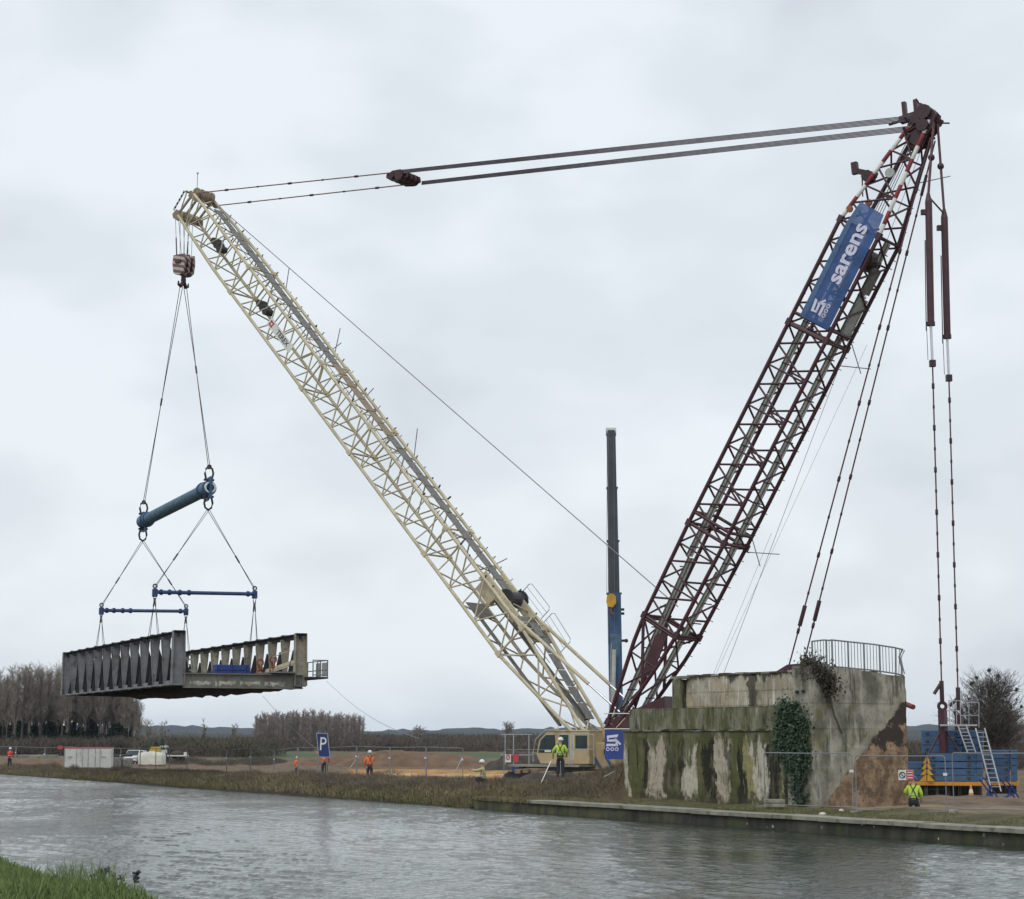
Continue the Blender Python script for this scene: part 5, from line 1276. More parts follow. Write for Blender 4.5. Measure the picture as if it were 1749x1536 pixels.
# blue spreader spare lying on the deck
bs = thing('blue_box_beam', BP(8, WB - 2.2, .9), 'bright blue steel box beam lying on the bridge deck', 'beam')
for k in range(2): block('beam_half', BP(8.0, WB - 2.3, 1.12 + k * .40), (2.7 - k * .3, .7, .38), (BR, BD, UP), 'banner_blue', bs, .04)
b = MB()
for k in (-1, 0, 1): b.box(BP(7.62, WB - 2.3 + k * 1.0, 1.3), (.06, .06, .78), (BR, BD, UP))
b.build('stiffener', 'sign_blue', bs)

# ------------------------------------------------------------------ spreader beams, shackles and slings
a2, a1 = (.19 * LB, .305 * LB), (.66 * LB, .845 * LB)     # where each bar's two ends stand along the span
zl, zu = 12.75, 20.3
E2 = (BP(a2[0], 0, 0) + BP(a2[1], WB, 0)) / 2; E1 = (BP(a1[0], 0, 0) + BP(a1[1], WB, 0)) / 2
E2.z = zu; E1.z = zu - .55; E1 -= BR * .35
ms = thing('spreader_beam', (E1 + E2) / 2, 'big round blue spreader beam hung below the hook', 'spreader beam')
ax = (E1 - E2).normalized()
MB().tube(E2 + ax * 1.2, E1 - ax * 1.6, .45, 20).build('beam_tube', 'tube_blue', ms, smooth=False)
for c, s_ in ((E2, 1), (E1, -1)):
    b = MB(); b.tube(c - ax * s_ * .1, c + ax * s_ * 1.7, .53, 18); b.tube(c + ax * s_ * 1.0, c + ax * s_ * 1.15, .60, 18)
    b.box(c - ax * s_ * .25, (.16, .75, 1.5), (BR, ax, UP)); b.box(c + ax * s_ * .5 - UP * .6, (.1, 1.0, .5), (BR, ax, UP)); b.build('end_cap', 'blue_paint', ms)
for c in (E2, E1):
    for z_ in (.75, -.75):
        b = MB(); s_ = 1 if z_ > 0 else -1
        b.path([c + BR * -.2 + UP * z_ * .8, c + BR * -.3 + UP * (z_ + s_ * .3), c + BR * -.22 + UP * (z_ + s_ * .62), c + UP * (z_ + s_ * .76), c + BR * .22 + UP * (z_ + s_ * .62), c + BR * .3 + UP * (z_ + s_ * .3), c + BR * .2 + UP * z_ * .8], .075, 8)
        b.tube(c + BR * -.36 + UP * z_ * .78, c + BR * .36 + UP * z_ * .78, .085, 8); b.build('shackle', 'dark_steel', ms)
    MB().ring(c - ax * (.3 if c is E2 else -.3), ax, .34, .09, 16, 6).build('end_ring', 'chrome', ms)
hkp = hb - UP * 1.6
def sling(p, q, lab, r=.032, spl=.10, name='wire_sling', dbl=True, sock=.5):
    t_ = thing(name, q, lab, 'sling'); m_ = p.lerp(q, sock); sd2 = (q - p).cross(V((0, 1, 0))).normalized()
    if dbl:
        for k in (-1, 1):
            bar('rope', p + sd2 * k * spl, m_, r * .8, 'rope', t_, 6); bar('rope', m_, q + sd2 * k * spl * .6, r * .8, 'rope', t_, 6)
    else: bar('rope', p, q, r, 'rope', t_, 6)
    d_ = (q - p).normalized(); MB().tube(m_ - d_ * .3, m_ + d_ * .3, r * 2.2, 7).build('socket', 'rope', t_)
    MB().ring(q + UP * .05, V((0, 1, 0)), .13, .05, 12, 5).build('end_link', 'dark_steel', t_)
    return t_
sling(hkp - CR * .2, E1 + UP * 1.45, 'wire sling from the hook down to the far end of the big spreader beam', sock=.52)
sling(hkp + CR * .2, E2 + UP * 1.45, 'wire sling from the hook down to the near raised end of the big spreader beam', sock=.47)
for (E, a, nm, first) in ((E2, a2, 'near', 1), (E1, a1, 'far', 0)):
    l, r_ = BP(a[0], 0, 0), BP(a[1], WB, 0); l.z = zl + .05; r_.z = zl + .45; l.z -= 0 if first else .25; r_.z -= 0 if first else .1
    sb = thing('spreader_bar', (l + r_) / 2, 'thin blue spreader bar across the span, the %s' % ('upper one above the portal' if first else 'lower one at the back'), 'spreader bar')
    bar('bar_tube', l, r_, .13, 'bar_blue', sb, 10)
    d_ = (r_ - l).normalized()
    for f in (.06, .14, .24, .33, .93): bar('flange', l.lerp(r_, f) - d_ * .06, l.lerp(r_, f) + d_ * .06, .20, 'bar_blue', sb, 10)
    for c in (l, r_): block('end_fork', c - UP * .05, (.34, .3, .55), (BR, BD, UP), 'bar_blue', sb, .1)
    for c, side in ((l, 'left'), (r_, 'right')):
        sling(E - UP * 1.5, c + UP * .35, 'wire sling from the big beam to the %s end of the %s thin bar' % (side, 'upper' if first else 'lower'), .028, .07, sock=.62)
        for k, f in ((-1, 'back'), (1, 'front')):
            rr_ = 0 if side == 'left' else WB
            q = BP((a[0] if side == 'left' else a[1]) - k * 1.3, rr_, HB - .1 if side == 'left' else 1.5 if first else HB - .1)
            sling(c - UP * .35, q, 'hanger rope down to the %s truss from the %s bar, %s leg' % (side, 'upper' if first else 'lower', f), .024, .10, name='hanger_sling', sock=.12)
# tag lines
for p, q, lab in ((BP(-1, WB + 1.5, .4), at(716, 1262, 100), 'thin tag line running from the bridge footway down to the ground'), (BP(7, WB - .3, -.4), at(600, 1318, 112), 'thin tag line hanging under the bridge')):
    n_ = 8; pts = [p.lerp(q, i / n_) - UP * (.5 * math.sin(math.pi * i / n_)) for i in range(n_ + 1)]
    tag(MB().path(pts, .014, 4).build('tag_line', 'wire_grey'), lab, 'rope')

# ------------------------------------------------------------------ counterweight carriage and slabs
KX = V((.965, -.26, 0)).normalized(); KY = V((-KX.y, KX.x, 0))
KC = V((CWp.x, CWp.y, 0))
def slab_at(px0, px1, py0, py1, D, depth, lab, grp, m='weight_blue'):
    p0, p1 = at(px0, py0, D), at(px1, py1, D); u0 = (p0 - KC).dot(KX) ; wid = abs(p1.x - p0.x) / KX.x
    c = (p0 + p1) / 2 + KY * depth / 2; c.y -= 0
    o = block('counterweight_slab', c, (wid - .03, depth, abs(p0.z - p1.z) - .035), (KX, KY, UP), m, None, .05)
    for k in (-.35, .35):
        if wid > 1: block('lifting_lug', c - KY * (depth / 2 + .02) + KX * wid * k + UP * .02, (.16, .06, .14), (KX, KY, UP), 'dark_steel', o, .1)
    return tag(o, lab, 'counterweight', grp)
ords = ['top', 'second', 'third', 'bottom']
ys = [1287, 1301, 1313, 1324, 1335]
for i in range(4):
    slab_at(1583.5, 1665.5, ys[i], ys[i + 1], 99.6, 1.4, 'long blue counterweight slab in the front stack, %s layer' % ords[i], 'front counterweight slabs')
    slab_at(1667, 1679, ys[i], ys[i + 1], 99.3, 1.4, 'narrow blue counterweight slab at the ladder side of the front stack, %s layer' % ords[i], 'front counterweight slabs')
    if i: slab_at(1541, 1582.5, ys[i], ys[i + 1], 100.2, 1.4, 'blue counterweight slab beside the abutment, %s layer' % ords[i], 'front counterweight slabs')
ys = [1247, 1260, 1273, 1287]
for i in range(3):
    slab_at(1575, 1642, ys[i], ys[i + 1], 102, 1.4, 'wide blue counterweight slab in the raised rear stack, %s layer' % ['top', 'middle', 'bottom'][i], 'rear counterweight slabs')
    slab_at(1643, 1679, ys[i] + .5, ys[i + 1], 101.7, 1.4, 'paler blue counterweight slab beside the ladder in the raised stack, %s layer' % ['top', 'middle', 'bottom'][i], 'rear counterweight slabs', 'blue_paint')
ys = [1281, 1296, 1308, 1321, 1335]
for i in range(4):
    slab_at(1684, 1724, ys[i], ys[i + 1], 104.5, 1.3, 'blue counterweight slab in the stack behind the long ladder, %s layer' % ords[i], 'far counterweight slabs', 'blue_paint' if i == 1 else 'weight_blue')
    slab_at(1726, 1738, ys[i], ys[i + 1], 104.2, 1.3, 'narrow blue counterweight slab at the outer edge of the far stack, %s layer' % ords[i], 'far counterweight slabs')
ct = thing('counterweight_tray', (KC.x, KC.y, 0), 'orange edged counterweight tray on dark skids', 'tray')
def tray(px0, px1, py0, py1, D, depth, nm, m, parent=ct, bev=.02):
    p0, p1 = at(px0, py0, D), at(px1, py1, D); c = (p0 + p1) / 2 + KY * depth / 2
    return block(nm, c, (abs(p1.x - p0.x) / KX.x, depth, abs(p0.z - p1.z)), (KX, KY, UP), m, parent, bev)
tray(1540, 1680, 1335.5, 1342, 99.3, 4.5, 'tray_edge', 'orange_paint'); tray(1683, 1739, 1335.5, 1342, 104, 1.8, 'tray_edge', 'orange_paint')
tray(1558, 1672, 1342, 1362, 100.5, 3.2, 'skid', 'dark_maroon'); tray(1690, 1735, 1342, 1356, 105, 1.5, 'skid', 'dark_steel')
for i in range(6): tray(1560 + i * 19, 1566 + i * 19, 1342, 1363, 99.7, .3, 'skid_rib', 'dark_steel')
for i in range(5): tray(1545 + i * 34, 1577 + i * 34, 1363 + (i % 2), 1371, 98.6, 2.4, 'timber_mat', 'timber')
tray(1543, 1580, 1287, 1300, 101.5, .6, 'slab_gap_shade', 'dark_steel')  # dark block painting the shade of the gap where the top slab is missing
b = MB()   # fir tree emblem over the slab joint
def kp(px, py, D=99.0): return at(px, py, D)
for tip, base, hw in ((1292, 1304, 6), (1301, 1314, 9), (1311, 1324, 11), (1321, 1334.5, 13)):
    for sg in (-1, 1):
        Dq = 99.30 if sg > 0 else 99.85
        b.prism([kp(1583.2 + sg * .9, tip, Dq), kp(1583.2 + sg * hw, base, Dq), kp(1583.2 + sg * .9, base, Dq)], V((0, .02, 0)))
b.build('emblem', 'yellow_paint', ct)
# maroon trestle that takes the pendants
b = MB()
for e_ in pend_low[:1]:
    b.bar(e_ - UP * .65, V((e_.x, e_.y, 1.2)), .45, .35, CF); b.bar(e_ - UP * 1.5, V((e_.x - 1.0, e_.y - .4, 2.1)), .08, .08, CF); b.bar(e_ - UP * 1.5, V((e_.x + .9, e_.y - .4, 2.1)), .08, .08, CF)
e_ = pend_low[1]; b.bar(e_ - UP * .65, V((e_.x, e_.y, 1.2)), .4, .35, CF)
b.build('pendant_trestle', 'maroon', ct)
b = MB(); e_ = pend_low[0]; b.bar(e_ + V((-.05, 0, .75)), e_ + V((-.42, 0, .2)), .12, .14, CF); b.build('latch_arm', 'dark_maroon', ct); b = MB(); e_ = pend_low[1]; b.bar(e_ + V((-.05, 0, .3)), e_ + V((-.5, 0, -.1)), .12, .14, CF); b.build('latch_arm', 'dark_maroon', ct)
# access platform and ladders
ap = thing('access_platform', at(1640, 1238, 100), 'grey access platform with guard cage on top of the counterweights', 'platform')
p0, p1 = at(1607, 1239, 100.5), at(1668, 1239, 100.5)
block('platform_deck', (p0 + p1) / 2, ((p1 - p0).length, 1.1, .09), (KX, KY, UP), 'galv', ap)
for px in (1621, 1627, 1633, 1640): bar('cage_post', at(px, 1197, 100.4), at(px + 1, 1239, 100.4), .022, 'galv', ap, 5)
for py in (1197, 1214): bar('cage_rail', at(1619, py, 100.4), at(1641, py, 100.4), .024, 'galv', ap, 5)
for px in (1655, 1672): bar('cage_post', at(px, 1200, 101.2), at(px, 1243, 101.2), .022, 'galv', ap, 5)
bar('cage_rail', at(1641, 1222, 101), at(1672, 1222, 101), .022, 'galv', ap, 5); bar('cage_rail', at(1650, 1200, 101.2), at(1672, 1200, 101.2), .022, 'galv', ap, 5)
def ladder(a, c, wd, n, lab):
    t_ = thing('steel_ladder', c, lab, 'ladder')
    for k in (-1, 1): bar('stile', a + KX * k * wd / 2, c + KX * k * wd / 2, .04, 'galv', t_, 6)
    for i in range(1, n): q = a.lerp(c, i / n); bar('rung', q - KX * wd / 2, q + KX * wd / 2, .022, 'galv', t_, 5)
ladder(at(1643, 1239, 99.2), at(1660, 1287, 98.9), .42, 8, 'short grey ladder from the platform to the front stack')
ladder(at(1674, 1244, 99.5), at(1702, 1352, 98.2), .46, 14, 'long grey ladder from the platform down to the ground')
for k, (px, lab) in enumerate(((1672, 'blue tubular trestle at the foot of the long ladder'), (1708, 'blue tubular trestle behind the foot of the long ladder'))):
    t_ = thing('blue_trestle', at(px + 12, 1368, 97 + k * 3), lab, 'trestle'); D = 97 + k * 3
    for x0, y0, x1, y1 in ((px, 1330, px + 26, 1364), (px + 8, 1328, px + 32, 1362), (px - 4, 1366, px + 24, 1356), (px + 22, 1340, px + 10, 1366), (px - 4, 1366, px + 30, 1367)):
        bar('trestle_tube', at(x0, y0, D), at(x1, y1, D + .4), .045, 'banner_blue' if (x0 + y0) % 3 else 'orange_paint', t_, 6)

# ------------------------------------------------------------------ telescopic mobile crane behind
Dm = 140.0
tcn = thing('telescopic_crane', V((at(1052, 1262, Dm).x, Dm, -.2)), 'blue and black telescopic mobile crane standing upright behind the lattice boom', 'crane')
lo, hi = at(1054, 1300, Dm), at(1043.5, 735, Dm); dv = (hi - lo).normalized()
def along(py): 
    f = (1300 - py) / (1300 - 735); return lo.lerp(hi, f)
def boombox(py0, py1, wd, m, nm):
    b = MB(); p, q = along(py0), along(py1); h = wd * 1.15
    x_, y_ = V((1, 0, 0)), V((0, 1, 0)); pr = [(-.5, -.4), (-.4, -.5), (.4, -.5), (.5, -.4), (.5, .4), (.3, .55), (-.3, .55), (-.5, .4)]
    A_ = [p + x_ * a * wd + y_ * c * h for a, c in pr]; b.prism(A_, q - p); return b.build(nm, m, tcn)
boombox(1300, 1018, .98, 'blue_paint', 'boom_base'); boombox(1018, 928, .80, 'boom_dark', 'boom_stage'); boombox(928, 836, .74, 'boom_dark', 'boom_stage'); boombox(836, 742, .66, 'boom_dark', 'boom_stage')
for py, wd in ((1018, 1.12), (928, .95), (836, .86)): p = along(py); block('stage_collar', p, (wd, wd, .10), None, 'boom_dark', tcn, .05)
p = along(738); MB().tube(p - V((.38, 0, 0)), p + V((.38, 0, 0)), .32, 14).build('head_sheave', 'walk_grey', tcn)
block('head_frame', p - UP * .15, (.55, .8, .5), None, 'boom_dark', tcn, .1)
for px in (1037, 1039.5, 1048.5): bar('hoist_rope', at(px, 740, Dm - .5), at(px - (1 if px < 1045 else -2), 1016 if px < 1045 else 1280, Dm - .6), .012, 'wire_grey', tcn, 4)
p = at(1043.5, 1026, Dm - .9); b = MB(); b.prism([p + V((x, -.15, y)) for x, y in ((-.3, .3), (-.12, .5), (.16, .5), (.36, .3), (.38, -.2), (.1, -.52), (-.2, -.45), (-.34, -.1))], V((0, .35, 0))); b.build('hook_block', 'yellow_paint', tcn)
MB().path([p - UP * .5, p - UP * .85, p - UP * 1.05 + V((.12, 0, 0)), p - UP * .9 + V((.24, 0, 0))], .06, 6).build('hook', 'rust_orange', tcn)
bar('lift_cylinder', at(1049, 1110, Dm - .7), at(1046, 1235, Dm - 1.5), .16, 'walk_grey', tcn, 10)
b = MB(); q = along(1108); b.prism([q + V((x, -.62, y)) for x, y in ((-.42, .9), (.42, .9), (.3, -.9), (-.3, -.9))], V((0, .08, 0))); b.build('boom_plate', 'tube_blue', tcn)
bar('pipe', at(1040.5, 1018, Dm - .5), at(1040, 1100, Dm - .5), .03, 'dark_steel', tcn, 5)
bar('pipe', at(1044, 1100, Dm - .6), at(1041, 1240, Dm - .6), .035, 'walk_grey', tcn, 5)
for py in (1045, 1052, 1098): q = along(py) + V((.62, 0, 0)); block('bracket', q, (.25, .2, .18), None, 'dark_steel', tcn)
q = along(1098) + V((.85, 0, 0)); MB().ball(q, .15, 8, 6).build('lamp', 'dark_steel', tcn)
block('carrier', V((lo.x + 1.0, Dm, 1.2)), (9, 2.6, 1.1), None, 'blue_paint', tcn, .04); block('carrier_cab', V((lo.x + 4.6, Dm, 2.3)), (1.8, 2.5, 1.5), None, 'blue_paint', tcn, .06)
for k in range(4):
    MB().tube(V((lo.x - 2.6 + k * 2.0, Dm - 1.4, .35)), V((lo.x - 2.6 + k * 2.0, Dm - 1.0, .35)), .58, 16).build('wheel', 'rubber', tcn)
# ------------------------------------------------------------------ earth berm, soil heaps
def heap(name, c, lx, ly, h, rz, m, lab, seed, flat=.0):
    nx, ny = 40, 16; rnd = np.random.default_rng(seed); vs = []
    cr_, sr_ = math.cos(rz), math.sin(rz)
    for i in range(nx + 1):
        for j in range(ny + 1):
            a, b2 = i / nx * 2 - 1, j / ny * 2 - 1; r2 = min(1, a * a + b2 * b2 * (1 + .0))
            hh_ = h * max(0, 1 - max(abs(a) ** 3.2, 0)) * max(0, math.cos(b2 * math.pi / 2)) ** .8
            x, y = a * lx, b2 * ly; X_, Y_ = c[0] + x * cr_ - y * sr_, c[1] + x * sr_ + y * cr_
            hh_ *= 1 + .5 * float(vnoise(X_, Y_, max(lx, 2) * .3, seed)) + .3 * float(vnoise(X_, Y_, .8, seed + 1))
            vs.append((X_, Y_, gz(X_, Y_) - .12 + hh_))
    fs = [(i * (ny + 1) + j, (i + 1) * (ny + 1) + j, (i + 1) * (ny + 1) + j + 1, i * (ny + 1) + j + 1) for i in range(nx) for j in range(ny)]
    me = fast_mesh(name, vs, fs, m)
    for p in me.polygons: p.use_smooth = True
    return tag(put(bpy.data.objects.new(name, me)), lab, 'mound')
p = at(708, 1262, 222); heap('earth_berm', (p.x, p.y), 10, 4, 1.75, 0, 'soil_brown', 'long brown earth berm behind the orange sand', 1)
p = at(600, 1262, 236); heap('earth_berm', (p.x, p.y), 9, 4, 1.5, .1, 'soil_brown', 'low brown earth berm behind the parking sign', 2)
p = at(905, 1262, 200); heap('soil_heap', (p.x, p.y), 5, 3, 1.9, 0, 'soil_dark', 'dark soil heap between the gap in the fence and the crane cab', 3)
p = at(945, 1262, 94.5); heap('soil_heap', (p.x, p.y), 2.4, 1.1, 1.0, -.3, 'soil_dark', 'dark turned earth in front of the crane cab', 4)
p = at(985, 1262, 93.0); heap('soil_heap', (p.x + .5, p.y), 2.2, 1.0, .9, -.4, 'soil_dark', 'brown earth edge beside the abutment corner', 5)
p = at(75, 1262, 205); heap('soil_heap', (p.x, p.y), 5, 2.5, 1.0, .1, 'soil_brown', 'flat soil heap beside the white site container', 6)
for i in range(9):
    q = at(893 + i * 14, 1262, 97.5 - i * .25); block_ = block('timber_beam', V((q.x, q.y, gz(q.x, q.y) + 1.05 + .1 * math.sin(i))), (.35, 1.6, .22), (V((.93, -.36, 0)), V((.36, .93, 0)), UP), 'timber', None, .06)
    tag(block_, 'timber crane mat beam on the earth edge below the crane cab', 'beam', 'timber beams below the cab')

# ------------------------------------------------------------------ temporary fences
def fence_proto(name, w_, label, h=2.0, group=None, mesh=True):
    r = thing(name, (0, 0, 0), label, 'fence', group)
    for x in (0.03, w_ - .03): bar('post', (x, 0, -.1), (x, 0, h - .06), .021, 'fence_grey', r, 6)
    MB().path([(.03, 0, h - .1), (.06, 0, h - .02), (.14, 0, h), (w_ / 2, 0, h - .015), (w_ - .14, 0, h), (w_ - .06, 0, h - .02), (w_ - .03, 0, h - .1)], .021, 6).build('top_rail', 'fence_grey', r)
    bar('bottom_rail', (0, 0, .14), (w_, 0, .14), .016, 'fence_grey', r, 6)
    segs = [((x, 0, .14), (x, 0, h - .02), .0013, .0013) for x in np.arange(.1, w_, .14)] + [((0, 0, z_), (w_, 0, z_), .0014, .0014) for z_ in (.5, .85, 1.2, 1.55)]
    v, f = tubes_np(segs, 3); me = fast_mesh('wire_mesh', v, f, 'fence_grey'); put(bpy.data.objects.new('wire_mesh', me), None, r)['kind'] = 'stuff'
    block('coupling_tag', (w_ - .03, -.03, 1.35), (.17, .02, .09), None, 'white_paint', r)
    block('foot_block', (0, 0, .03), (.26, .65, .14), None, 'coping', r, .1)
    return r
posts = [-16, 6, 38, 87, 125, 151, 172, 215, 248, 274, 297, 327, 394, 434, 474, 514, 563, 613, 669, 730, 792]
fd = 6.6
prevs = [(cs(s_at(px, fd), fd)) for px in posts]
first = None
for i, (a_, b2) in enumerate(zip(prevs[:-1], prevs[1:])):
    d_ = b2 - a_; L = d_.length; rz = math.atan2(d_.y, d_.x)
    z0 = gz(a_.x, a_.y); z1 = gz(b2.x, b2.y)
    lab = 'grey wire fence panel in the row along the far canal bank'
    M = Matrix.Translation((a_.x, a_.y, z0 - .05)) @ Matrix.Rotation(rz, 4, 'Z') @ Matrix.Rotation(-math.atan2(z1 - z0, L), 4, 'Y') @ Matrix.Diagonal((L / 4, 1, 1, 1))
    if first is None:
        first = fence_proto('wire_fence', 4.0, lab, 1.95, 'fence panels along the far bank'); first.matrix_basis = M; fparts = tree_of(first)
    else: copy_thing(first, M, lab, fparts)
for (pa, da, pb, db, lab) in ((860, 101, 958, 97, 'wire fence panel standing in front of the crane cab deck'), (1303, 67.8 + 1.2, 1455, 66.0, 'wire fence panel in front of the ivy on the abutment'), (1459, 65.9, 1614, 64.0, 'wire fence panel in front of the brown abutment wing'), (1624, 63.9, 1790, 62.5, 'wire fence panel in front of the blue counterweights')):
    a_, b2 = at(pa, 1262, da), at(pb, 1262, db); d_ = b2 - a_; L = V((d_.x, d_.y, 0)).length; rz = math.atan2(d_.y, d_.x)
    M = Matrix.Translation((a_.x, a_.y, gz(a_.x, a_.y) + (.25 if pa < 900 else -.02))) @ Matrix.Rotation(rz, 4, 'Z') @ Matrix.Diagonal((L / 4, 1, 1.02, 1))
    c_ = copy_thing(first, M, lab, fparts); c_['group'] = 'fence panels round the abutment'
# fence struts and a sign on the quay fence
for (x0, y0, x1, y1, D, lab) in ((613, 1291, 597, 1313, 118, 'thin inclined fence strut between the two orange workers'), (791, 1291, 778, 1318, 109, 'thin inclined fence strut at the end of the fence row')):
    tag(bar('fence_strut', at(x0, y0, D), at(x1, y1, D - 1), .022, 'galv'), lab, 'strut')
tag(bar('survey_pole', at(941, 1300, 87.0), at(924, 1338, 85.5), .022, 'white_paint'), 'pale pole leaning from the hand of the yellow vested worker', 'pole')
for x0, y0, x1, y1, lab in ((1059, 1313, 1032, 1327, 'upper grey tube leaning on the scrub by the abutment'), (1051, 1333, 1026, 1362, 'lower grey tube lying in the scrub by the abutment')):
    tag(bar('scaffold_tube', at(x0, y0, 82), at(x1, y1, 80.0), .024, 'galv'), lab, 'tube')
sg = thing('warning_sign', at(1547, 1332, 64.7), 'small red and white prohibition sign on the quay fence', 'sign')
c = at(1547.5, 1324, 64.62); block('sign_board', c, (.52, .015, .34), None, 'white_paint', sg)
block('sign_field', c + V((.13, -.012, 0)), (.25, .008, .32), None, 'sign_red', sg)
e_ = c + V((-.13, -.016, 0)); b = MB(); b.ring(e_, V((0, 1, 0)), .095, .016, 18, 5); b.bar(e_ + V((-.06, 0, .065)), e_ + V((.06, 0, -.065)), .012, .024, (1, 0, 1)); b.build('prohibition_ring', 'dark_steel', sg)
for k in range(3): block('text_line', c + V((.13, -.018, .09 - k * .09)), (.19, .004, .028), None, 'white_paint', sg)
# concrete fence foot stack near the ivy
ff = thing('fence_weight', at(1322, 1372, 67.6), 'grey concrete fence foot at the end of the quay fence', 'fence foot')
c = at(1322, 1372, 67.8); c.z = gz(c.x, c.y) + .12
for k in range(2): block('foot_half', c + UP * k * .15, (.75, .3, .13), None, 'coping', ff, .08)
# blue parking sign on the bank
ps_ = at(552, 1273, 113.5); sn = thing('parking_sign', V((ps_.x, ps_.y, gz(ps_.x, ps_.y))), 'tilted dark blue parking sign with white P on the far bank', 'sign')
X_ = V((.985, .1, -.12)).normalized(); Y_ = V((.16, 0, 1)).normalized(); Y_ = (Y_ - X_ * Y_.dot(X_)).normalized(); nrm = X_.cross(Y_)
X_ = V((math.cos(R(7)), 0, -math.sin(R(7)) * 0.3)).normalized()
Y_ = V((-.115, 0, 1)).normalized()
poly = [ps_ + X_ * x + Y_ * y for x, y in ((-.33, -.70), (.33, -.70), (.33, .70), (-.33, .70))]
MB().prism(poly, V((0, .03, 0))).build('sign_board', 'sign_blue', sn)
b = MB()
for i in range(4): b.bar(poly[i], poly[(i + 1) % 4], .035, .05, (0, 1, 0))
b.build('sign_rim', 'galv', sn)
letters('P', 1.12, basis(ps_ + V((-.02, -.012, .04)), X_, Y_), 'white_paint', 'lettering', sn, .004, 0.0, xs=.78)
for k in (-.22, .22):
    a_ = ps_ + X_ * k - Y_ * .7 + V((0, .06, 0)); bar('sign_post', a_ + Y_ * 1.55, V((a_.x - .12 + k * .3, a_.y, gz(a_.x, a_.y) - .1)), .03, 'fence_grey', sn, 7)

# ------------------------------------------------------------------ people
def skin(name, chains, m, parent, sub=1):
    """chains: list of [(pos, radius), ...]; the first chain's first vertex is the root"""
    vs, es, rs, roots = [], [], [], []
    idx = {}
    for ch in chains:
        prev = None
        for j, (p, r) in enumerate(ch):
            key = tuple(round(c, 4) for c in p)
            if key in idx: i = idx[key]
            else:
                i = len(vs); idx[key] = i; vs.append(tuple(p)); rs.append(r)
                if prev is None: roots.append(i)
            if prev is not None and prev != i and (prev, i) not in es and (i, prev) not in es: es.append((prev, i))
            prev = i
    me = bpy.data.meshes.new(name); me.from_pydata(vs, es, []); me.materials.append(MAT[m])
    o = bpy.data.objects.new(name, me); put(o, None, parent)
    md = o.modifiers.new('skin', 'SKIN'); md.use_smooth_shade = True
    sv = me.skin_vertices[0].data
    for i, r in enumerate(rs): sv[i].radius = (r, r) if isinstance(r, (int, float)) else r
    for i in roots: sv[i].use_root = True
    o.modifiers.new('sub', 'SUBSURF').levels = sub; o.modifiers['sub'].render_levels = sub
    return o
